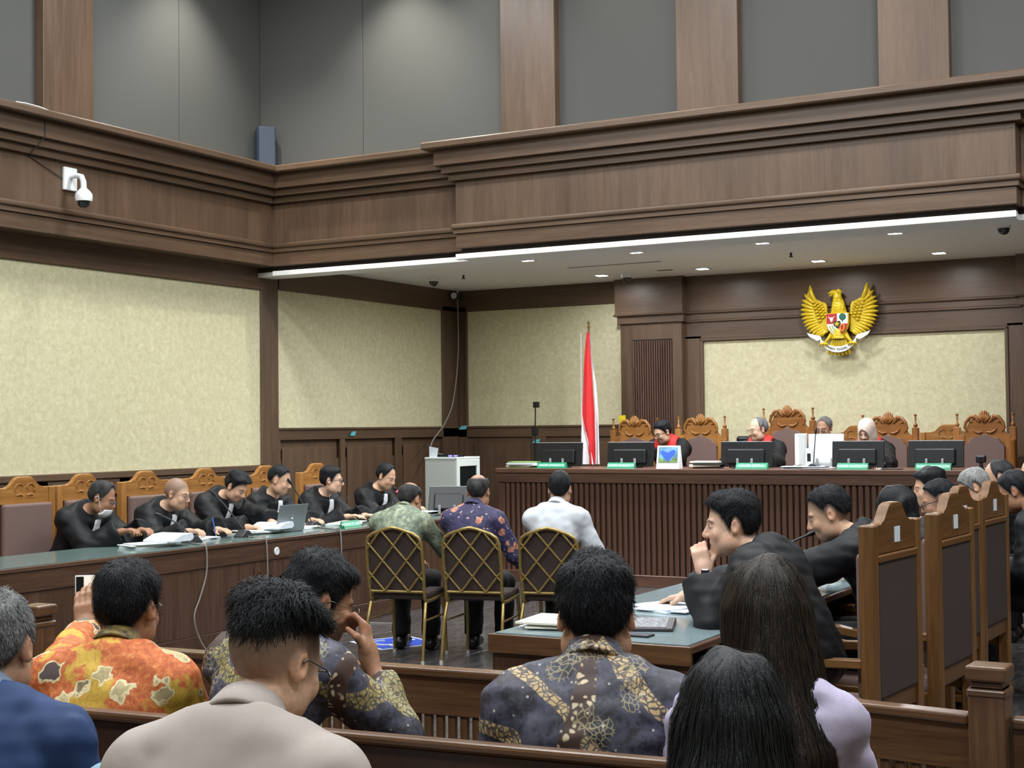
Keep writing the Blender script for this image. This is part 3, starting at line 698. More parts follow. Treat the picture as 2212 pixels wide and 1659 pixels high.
def head_prims(f, T, big=1.0, ears=True, face=True, grow=0.0, fat=0.0):
    """T(p) -> person coordinates, R its rotation"""
    P, R = T; S = big
    p = lambda *a: P(V3(*a)*S)
    f.ell(p(0, -.014, .034), V3(.076, .097, .09)*S, R, 0.0, grow=grow)
    f.ell(p(0, .03, -.03), V3(.062+fat*.5, .064, .085)*S, R, .03, grow=grow)
    f.ell(p(0, .052, -.088), V3(.034+fat*.4, .032, .03)*S, R, .03, grow=grow)
    for s in (-1, 1):
        f.ell(p(s*(.046+fat), .018, -.065), V3(.024+fat*.5, .036, .034)*S, R, .03, grow=grow)
    if not face: return
    for s in (-1, 1):
        f.ell(p(s*.041, .064, -.028), V3(.021+fat*.6, .02, .022)*S, R, .022)
        f.cap(p(s*.012, .087, .022), p(s*.043, .075, .024), .0085*S, .007*S, .014)
        f.ell(p(s*.031, .094, .0), V3(.017, .010, .0105)*S, R, .01, True)
        f.ell(p(s*.031, .0755, .0), V3(.0145, .0135, .0125)*S, R, .003)
    f.cap(p(0, .088, .012), p(0, .109, -.028), .0075*S, .0125*S, .012)
    for s in (-1, 1): f.ell(p(s*.0125, .098, -.033), V3(.008, .010, .0075)*S, R, .008)
    f.cap(p(-.017, .083, -.064), p(.017, .083, -.064), .0085*S, None, .009)
    f.cap(p(-.015, .081, -.077), p(.015, .081, -.077), .0085*S, None, .009)
    f.cap(p(-.026, .094, -.0705), p(.026, .094, -.0705), .0032*S, None, .006, True)
    if ears:
        for s in (-1, 1):
            f.ell(p(s*.077, -.012, -.004), V3(.010, .020, .032)*S, R@rotz(-s*.45)@rotx(.15), .006)
            f.ell(p(s*.087, -.006, .0), V3(.006, .010, .018)*S, R@rotz(-s*.45), .006, True)
def hand_prims(f, W, R, curl=0.5, k=0.007, side=1, grip=None, s=1.0):
    """W wrist; R columns: x across the palm (towards little finger for right hand is -x), y along fingers, z back of hand"""
    p = lambda *a: W + R@(V3(*a)*s)
    f.rbox(p(0, .045, 0), V3(.038, .048, .014)*s, R, .012, .02)
    f.cap(p(0, -.01, 0), p(0, .02, 0), .026*s, .026*s, .02)
    Ls = [(-.029, .078), (-.010, .088), (.010, .082), (.028, .064)]
    for i, (x, L) in enumerate(Ls):
        x = x*side; a0 = curl*(0.55+0.06*i); q = p(x, .088, 0); ang = 0
        for sg, (fr, rad) in enumerate(((.45, .0092), (.30, .0083), (.25, .0073))):
            ang += a0*(1.0 if sg else 0.8); d = R@V3(0, math.cos(ang), -math.sin(ang))
            e = q + d*L*fr*s; f.cap(q, e, rad*s, (rad-.0006)*s, k); q = e
    q = p(-.03*side, .02, -.004); e = p(-.052*side, .048, -.018); f.cap(q, e, .0125*s, .0105*s, .012)
    g = p(-.054*side + .012*side*curl, .078, -.026-.012*curl); f.cap(e, g, .0098*s, .0082*s, k)
def basis(y, zhint):
    y = y/np.linalg.norm(y); z = zhint - y*(zhint@y); z /= np.linalg.norm(z); return np.stack([np.cross(y, z), y, z], 1)
def two_bone(S, T, l1, l2, hint):
    d = T-S; L = np.linalg.norm(d); L2 = min(L, (l1+l2)*0.995); u = d/L; T = S+u*L2
    a = (l1*l1-l2*l2+L2*L2)/(2*L2); h = math.sqrt(max(1e-6, l1*l1-a*a))
    n = hint - u*(hint@u); n /= np.linalg.norm(n); return S+u*a+n*h, T
class Skel: pass
def skeleton(seat=0.45, lean=8, curve=8, hy=0, hp=0, hr=0, neck=6, w=1.0, fat=0.0, tall=1.0, side=0, twist=0,
             rh=None, lh=None, rel=None, lel=None, legs='sit', headf=0.0, rdir=None, ldir=None, rback=None, lback=None, rcurl=.5, lcurl=.5, big=1.0):
    k = Skel(); k.w = w; k.fat = fat; k.big = big
    H = V3(0, 0, seat+.10); A = rotz(twist*D2R)@roty(side*D2R)@rotx(-lean*D2R); B = rotz(twist*D2R)@roty(side*D2R)@rotx(-(lean+curve)*D2R)
    M = H + A@V3(0, -.01, .25*tall); NB = M + B@V3(0, -.015, .255*tall)
    k.H, k.M, k.NB, k.A, k.B = H, M, NB, A, B
    N = rotz(twist*.5*D2R)@roty(side*D2R)@rotx(-(lean+curve+neck)*D2R)
    k.hc = NB + N@V3(0, .03+headf, .165)
    k.Rh = rotz(hy*D2R)@rotx(-hp*D2R)@roty(hr*D2R)
    P = lambda q: k.hc + k.Rh@q
    k.T = (P, k.Rh)
    k.S = {}; k.E = {}; k.W = {}; k.HR = {}; k.curl = {1: rcurl, -1: lcurl}
    for s, tgt, el, dr, bk in ((1, rh, rel, rdir, rback), (-1, lh, lel, ldir, lback)):
        S = NB + B@V3(s*.168*w, .015, -.078); k.S[s] = S
        if tgt is None: tgt = (s*.13, .33, seat+.2)
        T = V3(*tgt); hint = V3(*el) if el is not None else V3(s*.5, -.35, -.8)
        E, W = two_bone(S, T, .285*tall, .255*tall, hint); k.E[s], k.W[s] = E, W
        fa = (W-E)/np.linalg.norm(W-E)
        d = V3(*dr) if dr is not None else fa*0.6+V3(0, .5, -.05); z = V3(*bk) if bk is not None else V3(0, 0, 1)
        k.HR[s] = basis(d/np.linalg.norm(d), z)
    k.hip = {}; k.kn = {}; k.an = {}; k.toe = {}
    for s in (1, -1):
        k.hip[s] = V3(s*.095*w, .03, seat+.07); k.kn[s] = V3(s*.12, .44, seat+.06); k.an[s] = V3(s*.12, .43, .09); k.toe[s] = V3(s*.13, .58, .045)
    k.seat = seat
    return k
def torso(f, k, g=0.0, kk=.05, arms=True, sleeve=None, neck=True, legs=False, pelvis=True):
    w, ft = k.w, k.fat
    if pelvis: f.ell(k.H+V3(0, .01, 0), V3(.172*w+ft*.5, .13+ft*.6, .125), k.A, 0, grow=g)
    f.ell(k.H*.45+k.M*.55+k.A@V3(0, .012+ft*.3, 0), V3(.152*w+ft, .112+ft*1.1, .17), k.A, kk, grow=g)
    f.ell(k.M*.55+k.NB*.45+k.B@V3(0, .015, 0), V3(.168*w+ft*.5, .11+ft*.6, .195), k.B, kk, grow=g)
    f.cap(k.S[-1]*.9+k.NB*.1, k.S[1]*.9+k.NB*.1, .056, .056, kk, grow=g)
    for s in (1, -1):
        f.cap(k.NB+k.B@V3(s*.03, 0, -.002), k.S[s]+V3(0, 0, .006), .05, .05, .04, grow=g)
        f.ell(k.S[s], V3(.056, .06, .06), None, .03, grow=g)
    if neck: f.cap(k.NB+k.B@V3(0, .005, -.03), k.hc+k.Rh@V3(0, -.02, -.06)*k.big, .06+ft*.3, .056+ft*.4, .03, grow=g if g < 0 else 0)
    if arms:
        for s in (1, -1):
            r = sleeve or (.056, .047, .045, .034)
            f.cap(k.S[s], k.E[s], r[0], r[1], .03, grow=g); f.cap(k.E[s], k.W[s], r[2], r[3], .02, grow=g)
    if legs:
        for s in (1, -1):
            f.cap(k.hip[s], k.kn[s], .088, .063, .03, grow=g); f.cap(k.kn[s], k.an[s], .06, .045, .02, grow=g)
def clothes_mesh(k, g, res, kk=.05, sleeve=None, cut=0.0, wr=0.004, seed=1, hem=None, cuff=.97, robe=0.0, extra=None, wfreq=38):
    pts = np.array([k.S[1], k.S[-1], k.E[1], k.E[-1], k.W[1], k.W[-1], k.H, k.NB]); lo = pts.min(0)-.28; hi = pts.max(0)+.2
    f = Field(lo, hi, res)
    w0 = {s: k.W[s].copy() for s in k.W}
    for s in (1, -1): k.W[s] = k.E[s]+(w0[s]-k.E[s])*cuff
    torso(f, k, g, kk, True, sleeve, neck=False)
    for s in (1, -1): k.W[s] = w0[s]
    if extra: extra(f)
    X, Y, Z = f.grid()
    # neck hole: remove above a plane through the neck base
    n = k.B@V3(0, .35, 1); n /= np.linalg.norm(n); c = k.NB+k.B@V3(0, 0, .035+cut)
    pl = n[0]*(X-c[0])+n[1]*(Y-c[1])+n[2]*(Z-c[2]); nr = ((X-c[0])**2+(Y-c[1])**2+(Z-c[2])**2) < .2**2; f.D = np.where(nr, np.maximum(f.D, pl), f.D).astype(np.float32)
    for s in (1, -1):  # open cuffs: cut flat at the end of the sleeve
        a = (w0[s]-k.E[s]); L = np.linalg.norm(a); a = a/L; cc = k.E[s]+a*L*cuff
        near = ((X-cc[0])**2+(Y-cc[1])**2+(Z-cc[2])**2) < (.13+robe)**2
        t = a[0]*(X-cc[0])+a[1]*(Y-cc[1])+a[2]*(Z-cc[2]); f.D = np.where(near, np.maximum(f.D, t), f.D).astype(np.float32)
    if hem is not None: f.D = np.maximum(f.D, (hem-Z).astype(np.float32))
    if wr:
        n1 = Noise(seed, wfreq, 9, (1, 1, .55)); n2 = Noise(seed+50, wfreq*2.1, 7, (.7, .7, 1.4))
        b = np.abs(f.D) < .04
        if b.any():
            i = np.where(b); x, y, z = f.ax[0][i[0]], f.ax[1][i[1]], f.ax[2][i[2]]
            v = n1(x, y, z); f.D[i] += (wr*.55*(1-2*np.abs(v).clip(0, 1)) + wr*.35*v + wr*.4*n2(x, y, z)).astype(np.float32)
    return f
def hair_field(k, style, res, seed):
    """short hair cap in head coordinates"""
    S = k.big; f = Field(V3(-.125, -.15, -.14)*S, V3(.125, .13, .17)*S, res)
    T = (lambda q: q, np.eye(3)); head_prims(f, T, S, False, False, fat=k.fat*.3)
    X, Y, Z = f.grid(); x, y, z = X/S, Y/S, Z/S
    az = np.degrees(np.arctan2(np.abs(x), y+1e-6))*np.ones_like(z)
    zl = style.get('line', ZL_MALE); a_, z_ = zip(*zl); line = np.interp(az, a_, z_).astype(np.float32)
    nz = Noise(seed, 130, 8, (1, 1, .5)); nb = Noise(seed+9, 45, 7); line = line + .004*nz(X, Y, Z)
    st = style
    ss = lambda v: np.clip(v, 0, 1)**2*(3-2*np.clip(v, 0, 1))
    top = ss((z-.045)/.06); back = ss((az-110)/50)
    t0 = st.get('side', .007)*(1-back)+st.get('back', .009)*back
    t0 = t0*(1-top)+st.get('top', .018)*top
    t0 = t0 + st.get('front', 0.0)*top*ss((y-.0)/.06) + st.get('tilt', 0)*x/.08*top
    t0 = t0*(1+st.get('mess', .25)*nb(X, Y, Z)*.5) + st.get('tuft', .0022)*nz(X, Y, Z)
    msk = ss((z-line)/st.get('taper', .022))
    if st.get('bald'):
        bx, by, bz, br = st['bald']; dd = np.sqrt(((x-bx)/1.0)**2+((y-by)/1.25)**2+(z-bz)**2); msk = msk*ss((dd-br)/.02)
    f.D = (f.D - (-.007+(t0+.007)*msk)).astype(np.float32)
    f.D = np.maximum(f.D, -(Z+.088*S)+0*X+0*Y).astype(np.float32)
    f.msk = msk
    return f
def strands(Vh, Qh, hf, n, seed, L=.03, wd=.0011, lift=.004, crown=(0, -.045, .13), grav=.35, zmin=-.08):
    r = np.random.RandomState(seed); e1 = Vh[Qh[:, 1]]-Vh[Qh[:, 0]]; e2 = Vh[Qh[:, 3]]-Vh[Qh[:, 0]]; fn = np.cross(e1, e2); ar = np.linalg.norm(fn, axis=1); fn /= ar[:, None]+1e-12
    fc = Vh[Qh].mean(1); ii = [np.clip(np.searchsorted(hf.ax[c], fc[:, c]), 0, len(hf.ax[c])-1) for c in range(3)]; p = ar*(fc[:, 2] > zmin)*(hf.msk[ii[0], ii[1], ii[2]] > .6); p /= p.sum(); i = r.choice(len(Qh), n, p=p)
    P0 = fc[i]+fn[i]*(-.003)+r.normal(size=(n, 3))*.002; N = fn[i]; d = P0-np.array(crown); d += np.array([0, 0, -1])*grav*np.linalg.norm(d, axis=1)[:, None]
    d += r.normal(size=(n, 3))*.045; d -= N*(d*N).sum(1)[:, None]; d /= np.linalg.norm(d, axis=1)[:, None]+1e-9
    b = np.cross(N, d); Lr = L*(.5+.8*r.rand(n)); lf = lift*(.4+1.3*r.rand(n)); sw = r.normal(size=n)*.25
    rows = []
    for t in (0, .4, .75, 1.0):
        c = P0 + d*(Lr*t)[:, None] + N*(.003+lf*math.sin(t*2.2)-.25*Lr*t*t*.5)[:, None] + b*(sw*Lr*t*t)[:, None]; h = wd*(1-t*.8)
        rows += [c-b*h, c+b*h]
    V = np.stack(rows, 1).reshape(-1, 3); base = np.arange(n)[:, None]*8
    Q = np.concatenate([base+np.array([[j, j+1, j+3, j+2]]) for j in (0, 2, 4)]); return V, Q
def flow_strands(V, Q, f, n, seed, crown, L=.2, wd=.0012, steps=9, off=.002, zmax=9.0):
    r = np.random.RandomState(seed); fc = V[Q].mean(1); e1 = V[Q[:, 1]]-V[Q[:, 0]]; e2 = V[Q[:, 3]]-V[Q[:, 0]]; ar = np.linalg.norm(np.cross(e1, e2), axis=1); ar /= ar.sum()
    P = fc[r.choice(len(Q), n, p=ar)]; crown = np.array(crown); ln = L*(.5+.8*r.rand(n)); jit = r.normal(size=(n, 3))*.05
    G = np.gradient(f.D, *[a.astype(float) for a in f.ax])
    def samp(p):
        ii = tuple(np.clip(np.searchsorted(f.ax[c], p[:, c]), 1, len(f.ax[c])-1) for c in range(3)); ii = tuple(np.where(np.abs(f.ax[c][ii[c]-1]-p[:, c]) < np.abs(f.ax[c][ii[c]]-p[:, c]), ii[c]-1, ii[c]) for c in range(3))
        g = np.stack([G[c][ii] for c in range(3)], 1); g /= np.linalg.norm(g, axis=1)[:, None]+1e-6
        d = f.D[ii]+((p-np.stack([f.ax[c][ii[c]] for c in range(3)], 1))*g).sum(1); return d, g
    rows = []; pd = None
    for t in range(steps):
        d, g = samp(P); P = P-g*np.clip(d-off-.002*np.sin(t*1.3), -.02, .02)[:, None]
        fl = P-crown; fl /= np.linalg.norm(fl, axis=1)[:, None]+1e-6; fl = fl*.6+np.array([0, 0, -1.0])+jit; fl -= g*(fl*g).sum(1)[:, None]; fl /= np.linalg.norm(fl, axis=1)[:, None]+1e-6
        b = np.cross(g, fl); h = wd*(1-.8*abs(t/(steps-1)-.3)); rows += [P-b*h, P+b*h]; P = P+fl*(ln/(steps-1))[:, None]
    Vs = np.stack(rows, 1).reshape(-1, 3); base = np.arange(n)[:, None]*(2*steps)
    return Vs, np.concatenate([base+np.array([[2*j, 2*j+1, 2*j+3, 2*j+2]]) for j in range(steps-1)])
def person(name, label, loc, rz, k, skin='mid', hair=None, haircol='black', wear=None, res=.007, seed=1, glasses=None, mask=False, bib=False, trousers=BLACKTR, hands=(True, True), group=None, cat='person', stub=0.0, ears=True, shaven=0.0, long_hair=None, hijab=False, legs=True, beard=0.0):
    root = thing(name, label, cat, loc, rz*D2R, group)
    big = k.big
    # --- body: one continuous surface
    pts = [k.H, k.NB, k.hc] + list(k.W.values()) + list(k.E.values()) + (list(k.kn.values()) + list(k.toe.values()) if legs else [])
    pts = np.array(pts); lo = pts.min(0)-.2; hi = pts.max(0)+.2; lo[2] = max(lo[2], 0.004 if legs else k.seat-.06)
    spans = [[(k.hc[i]-.11, k.hc[i]+.125)] for i in range(3)]
    for s, on in ((1, hands[0]), (-1, hands[1])):
        if on:
            hcn = k.W[s]+k.HR[s]@V3(0, .07, 0)
            for i in range(3): spans[i].append((hcn[i]-.075, hcn[i]+.075))
    f = Field(lo, hi, .017, res, spans)
    torso(f, k, -.014, .05, True, None, True, legs)
    for s, on in ((1, hands[0]), (-1, hands[1])):
        if on: hand_prims(f, k.W[s], k.HR[s], k.curl[s], side=s)
    if legs:
        for s in (1, -1): f.cap(k.an[s]-V3(0, .02, .03), k.toe[s]-V3(0, .03, 0), .036, .03, .02)
    head_prims(f, k.T, big, ears, fat=k.fat*.3)
    Vt, Q = f.mesh(1)
    base = np.array(SKINS[skin]); hq = (Vt-k.hc)@k.Rh/big; x, y, z = hq.T; ax = np.abs(x)
    col = np.tile(base, (len(Vt), 1))
    inh = (z > -.13) & (np.linalg.norm(hq, axis=1) < .17)
    def blend(m, c, a=1.0):
        m = np.clip(m, 0, 1)[:, None]*a*inh[:, None]; col[:] = col*(1-m)+np.array(c)*m
    sm = lambda v: np.clip(v, 0, 1)
    blend(sm(1.4-np.sqrt((ax/.025)**2+((z+.071)/.013)**2))*(y > .06), base*np.array([.95, .55, .55]), .7)
    blend(sm(1.3-np.sqrt(((ax-.05)/.02)**2+((z+.03)/.022)**2))*(y > .04), base*np.array([1.08, .9, .85]), .5)
    blend(sm(1.3-np.sqrt((ax/.016)**2+((z+.03)/.016)**2))*(y > .09), base*np.array([1.1, .82, .78]), .6)
    blend(sm((.0055-np.abs(z-(.0265-.25*(ax-.03)**2/.016-.0*ax)))/.003)*(ax > .012)*(ax < .05)*(y > .05), (.02, .016, .014), .85)
    blend(sm(1.4-np.sqrt(((ax-.031)/.0155)**2+((z+.0005)/.0055)**2))*(y > .055), (.03, .02, .018), .9)
    blend(sm(1.3-np.sqrt(((ax-.026)/.004)**2+((z+.003)/.003)**2))*(y > .06), (.5, .45, .42), .5)
    blend((ax > .074)*1.0*(z > -.06)*(z < .045), base*np.array([1.1, .88, .82]), .5)
    if stub or hair or shaven:
        az = np.degrees(np.arctan2(ax, y)); a_, z_ = zip(*(hair or {}).get('line', ZL_MALE)); ln = np.interp(az, a_, z_)
        bm_ = 1.0
        if hair and hair.get('bald'):
            bx, by, bz, br = hair['bald']; bm_ = sm((np.sqrt((x-bx)**2+((y-by)/1.25)**2+(z-bz)**2)-br+.01)/.02)
        blend(sm((z-ln+.012+stub)/(.02+stub))**.7*(ax < .082)*bm_, (.02, .019, .02), shaven or .88)
    if beard: blend(sm((-.045-z)/.02)*sm((y-.01)/.03), (.03, .026, .024), beard)
    np_obj('body', Vt, Q, SKIN, root, col)
    # --- hair
    if hair and not hijab:
        hf = hair_field(k, hair, max(res*.9, .0048), seed); Vh, Qh = hf.mesh(1)
        if hair.get('strands'):
            Vs, Qs = strands(Vh, Qh, hf, hair['strands'], seed, **hair.get('sk', {})); Qh = np.concatenate([Qh, Qs+len(Vh)]); Vh = np.concatenate([Vh, Vs])
        np_obj('hair', Vh@k.Rh.T+k.hc, Qh, HAIR[haircol], root)
    if long_hair: long_hair(root, k)
    # --- eyewear
    if glasses:
        bm = bmesh.new(); gm = plain('spectacle_black', srgb(14, 14, 16), 0.3) if glasses == 'black' else plain('spectacle_wire', srgb(120, 112, 100), 0.3, 0.8)
        rr = .0028 if glasses == 'black' else .0016; hd = lambda *a: tuple(k.hc+k.Rh@(V3(*a)*big))
        for s in (1, -1):
            ring = [hd(s*.033+.024*math.cos(t)*abs(math.cos(t))**-.25 if abs(math.cos(t)) > 1e-3 else s*.033, .106-abs(.024*math.cos(t)*s+s*.0)*.12, -.002+.018*math.sin(t)) for t in np.linspace(0, 2*math.pi, 20, endpoint=False)]
            bm_tube(bm, ring, rr, 6, closed=True)
            bm_tube(bm, [hd(s*.057, .1, .006), hd(s*.079, .06, .01), hd(s*.084, .0, .012), hd(s*.083, -.012, .004)], rr, 6)
        bm_tube(bm, [hd(-.01, .109, .003), hd(0, .112, .006), hd(.01, .109, .003)], rr, 6)
        g = bm_obj('glasses', bm, gm, root, True)
        for s in (1, -1):
            c = hd(s*.033, .105, -.002); ring = [hd(s*.033+.022*math.cos(t), .104, -.002+.016*math.sin(t)) for t in np.linspace(0, 2*math.pi, 16, endpoint=False)]
            mesh_obj('lens', ring+[hd(s*.033+.022*math.cos(t), .1055, -.002+.016*math.sin(t)) for t in np.linspace(0, 2*math.pi, 16, endpoint=False)],
                     [tuple(range(15, -1, -1)), tuple(range(16, 32))]+[(i, (i+1) % 16, 16+(i+1) % 16, 16+i) for i in range(16)], LENS, g)
    # --- clothes
    wear = wear or {}
    kind = wear.get('kind', 'shirt'); cres = wear.get('res', .013)
    if kind == 'robe': g, sl, wr, robe = .026, (.066, .064, .068, .082), .0075, .05
    else: g, sl, wr, robe = wear.get('g', .012), wear.get('sleeve', (.058, .052, .052, .042)), wear.get('wr', .0045), 0.0
    cf = clothes_mesh(k, g, cres, .05, sl, wear.get('cut', 0.0), wr, seed, wear.get('hem', k.seat-.02 if kind != 'robe' else k.seat-.1), wear.get('cuff', .97), robe, wear.get('extra'), wear.get('wfreq', 38))
    t0f = Field(V3(0, 0, 0), V3(.02, .02, .02), .02); t0f.ax = cf.ax; t0f.D = np.full(cf.D.shape, 1.0, np.float32); torso(t0f, k, g, .05, False, None, neck=False)
    D0 = t0f.D; Vc, Qc = cf.mesh(1)
    mats = wear.get('mat', ROBE); cl = np_obj({'robe': 'robe', 'shirt': 'shirt', 'blouse': 'blouse', 'jacket': 'jacket'}[kind], Vc, Qc, mats, root)
    def patch(pname, fn, mat, out=.006, sub=None):
        pf = Field(V3(0, 0, 0), V3(.02, .02, .02), .02); pf.ax = cf.ax; X, Y, Z = cf.grid()
        u = k.B.T@np.stack([a.ravel() for a in np.broadcast_arrays(X-k.NB[0], Y-k.NB[1], Z-k.NB[2])])
        m = fn(*[a.reshape(D0.shape) for a in u]); pf.D = np.maximum(D0-out, m).astype(np.float32); pf.D = np.maximum(pf.D, -D0-.012)
        Vp, Qp = pf.mesh(1)
        if len(Qp): return np_obj(pname, Vp, Qp, mat, sub or root)
    if wear.get('red'):
        patch('red_panel', lambda a, b, c: np.maximum.reduce([np.abs(a)-.13, .03-np.abs(a), -(c+.42)]), RED, .009)
    if bib:
        patch('white_bib', lambda a, b, c: np.maximum.reduce([np.abs(a)-(.026+.05*np.clip(-c, 0, .4)), .03-b, -(c+.33), c+.0]), BIB, .014)
    if wear.get('collar'):
        cm = wear['collar']; ang = np.linspace(-math.pi, math.pi, 33); Vv = []; Ff = []
        Cn = k.NB+k.B@V3(0, .0, .012); tv = (k.hc+k.Rh@V3(0, -.02, -.06)*big)-Cn; tv /= np.linalg.norm(tv); Bs = basis(k.B@V3(0, 1, 0)-tv*((k.B@V3(0, 1, 0))@tv), tv)
        ch = wear.get('collar_h', .045)
        for (r, h) in ((.064, ch), (.0675, ch+.002), (.081, -.004), (.078, -.012), (.062, -.004)):
            for t in ang:
                op = 1.0 if abs(t) > .0 else 1.0
                rad = (r+k.fat*.35)*(1+.10*math.cos(t)**2*0); Vv.append(Cn+Bs@V3(rad*math.sin(t), -rad*math.cos(t)*1.04+.008, h-.022*(1-abs(t)/math.pi*0)*max(0, -math.cos(t))))
        n = len(ang)
        for i in range(5):
            for j in range(n-1): a = i*n+j; b = ((i+1) % 5)*n+j; Ff.append((a, a+1, b+1, b))
        o = np_obj('collar', np.array(Vv), np.array(Ff), cm, root)
    if legs and trousers:
        tf = Field(np.array([-.3, -.22, .1]), np.array([.3, .62, k.seat+.3]), .017)
        tf.ell(k.H, V3(.172*k.w+k.fat*.5, .13+k.fat*.6, .115), k.A, 0, grow=-.006)
        for s in (1, -1):
            tf.cap(k.hip[s], k.kn[s], .088, .066, .03, grow=.012); tf.cap(k.kn[s], k.an[s]+V3(0, 0, .04), .062, .058, .02, grow=.012)
        X, Y, Z = tf.grid(); b = np.abs(tf.D) < .04; i = np.where(b); nn = Noise(seed+3, 45, 8)
        tf.D[i] += (.004*nn(tf.ax[0][i[0]], tf.ax[1][i[1]], tf.ax[2][i[2]])).astype(np.float32)
        Vt2, Qt = tf.mesh(1); np_obj('trousers', Vt2, Qt, trousers, root)
        for s in (1, -1):
            sf = Field(k.an[s]-V3(.09, .12, .09), k.toe[s]+V3(.09, .09, .12), .012)
            sf.cap(k.an[s]-V3(0, .03, .04), k.toe[s]-V3(0, .02, 0), .046, .042, .02); sf.cap(k.an[s], k.an[s]-V3(0, .02, .05), .048, .05, .02)
            sf.D = np.maximum(sf.D, (0.003-sf.grid()[2]).astype(np.float32)); Vs, Qs = sf.mesh(1); np_obj('shoe', Vs, Qs, SHOE, root)
    if mask:
        mf = Field(V3(-.09, .0, -.15), V3(.09, .15, .0), .005); head_prims(mf, (lambda q: q, np.eye(3)), 1, False)
        X, Y, Z = mf.grid(); d = mf.D; m = np.maximum(d-.012, -d-.0); m = np.maximum.reduce(np.broadcast_arrays(m, np.abs(X)-.06, (Z+.066)-.012*np.cos(X*20), -(Z+.15), .03-Y)); mf.D = m.astype(np.float32)
        Vm, Qm = mf.mesh(1)
        if len(Qm):
            o = np_obj('face_mask', Vm@k.Rh.T*big+k.hc, Qm, BIB, root)
            bm = bmesh.new(); hd = lambda *a: tuple(k.hc+k.Rh@(V3(*a)*big))
            for s in (1, -1): bm_tube(bm, [hd(s*.06, .05, -.09), hd(s*.076, .02, -.03), hd(s*.086, -.005, .02), hd(s*.085, -.03, .0)], .002, 6)
            bm_obj('ear_loop', bm, BIB, o)
    return root, cf

# ------------------------------------------------------------------ furniture
def text_mesh(name, body, size, mat, parent, M, extrude=0.001, bold=False):
    cu = bpy.data.curves.new(name, 'FONT'); cu.body = body; cu.size = size; cu.align_x = 'CENTER'; cu.align_y = 'CENTER'; cu.extrude = extrude
    if bold: cu.offset = size*0.012
    cu.resolution_u = 2
    o = bpy.data.objects.new(name, cu); COL.objects.link(o); dg = bpy.context.evaluated_depsgraph_get()
    me = bpy.data.meshes.new_from_object(o.evaluated_get(dg)); bpy.data.objects.remove(o); me.materials.clear(); me.materials.append(mat)
    o = link(bpy.data.objects.new(name, me), parent); o.matrix_local = M
    return o
PAPER = plain('paper', srgb(214, 222, 232), 0.7, noise=0.02)
PAPER2 = plain('cream_paper', srgb(222, 216, 200), 0.7, noise=0.02)
GOLDM = plain('gold_tube', srgb(152, 130, 78), 0.3, 0.6, noise=0.08)
UPH = plain('mauve_upholstery', srgb(112, 90, 84), 0.75, noise=0.05, nscale=200, bump=0.15)
UPHD = plain('dark_upholstery', srgb(60, 47, 44), 0.8, noise=0.08, nscale=300, bump=0.2)
GREENP = plain('green_acrylic', srgb(36, 128, 92), 0.3, noise=0.03)
MINT = plain('pale_green_print', srgb(196, 232, 220), 0.5, noise=0.02)
GLASSTOP = plain('green_glass_top', srgb(104, 124, 120), 0.12, noise=0.05)
SILVER = plain('laptop_silver', srgb(150, 156, 160), 0.35, 0.6, noise=0.02)
LIGHTEDGE = plain('grey_edge', srgb(150, 152, 156), 0.4)
DWX, DWY, DWZ = (MATS['desk_wood_'+a] for a in 'xyz'); BWX, BWY, BWZ = (MATS['bench_wood_'+a] for a in 'xyz')
RWX, RWY, RWZ = (MATS['rail_wood_'+a] for a in 'xyz'); OKX, OKY, OKZ = (MATS['oak_'+a] for a in 'xyz')
CWX, CWY, CWZ = (MATS['chair_wood_'+a] for a in 'xyz'); TWX, TWY, TWZ = (MATS['throne_wood_'+a] for a in 'xyz')
DAIS = 0.40
tr = thing('trim_6', None, None, kind='structure')
box('dais_board', XW+0.9, XR, 14.35, YB, 0, DAIS, BWX, tr, 0.004)

# judges bench
t = thing('judges_bench', 'long dark wooden judges bench with a reeded front', 'bench', (-7.74, 13.66, 0))
L_ = 6.3
box('carcass', 0.04, L_-0.04, 0.06, 0.7, 0.0, 1.09, BWX, t, 0.003)
box('bench_top', 0.0, L_, -0.02, 0.78, 1.16, 1.21, BWX, t, 0.008, 2)
box('fascia', 0.0, L_, 0.0, 0.3, 1.06, 1.17, BWX, t, 0.004)
box('end_stile', 0.02, 0.1, 0.02, 0.3, 0.0, 1.07, BWZ, t, 0.004)
box('plinth', 0.0, L_, 0.0, 0.3, 0.0, 0.12, BWX, t, 0.004)
rm = None; n = 98
for kx in range(n):
    x = 0.13 + kx*0.063
    if rm is None:
        bm = bmesh.new(); pr = [(-.026, .02), (-.026, .0), (-.02, -.014), (-.008, -.022), (.008, -.022), (.02, -.014), (.026, 0), (.026, .02)]
        bm_prism(bm, pr, 0.12, 1.06, 'xy'); o = bm_obj('reed', bm, BWZ, t); rm = o.data
    else: o = link(bpy.data.objects.new('reed', rm), t)
    o.location = (x, 0.04, 0)
box('recess_shade', 0.1, L_-0.05, 0.055, 0.062, 0.12, 1.06, MATS['painted_gap_shade'], t, 0)  # dark sheet behind the reeds, shade painted between them

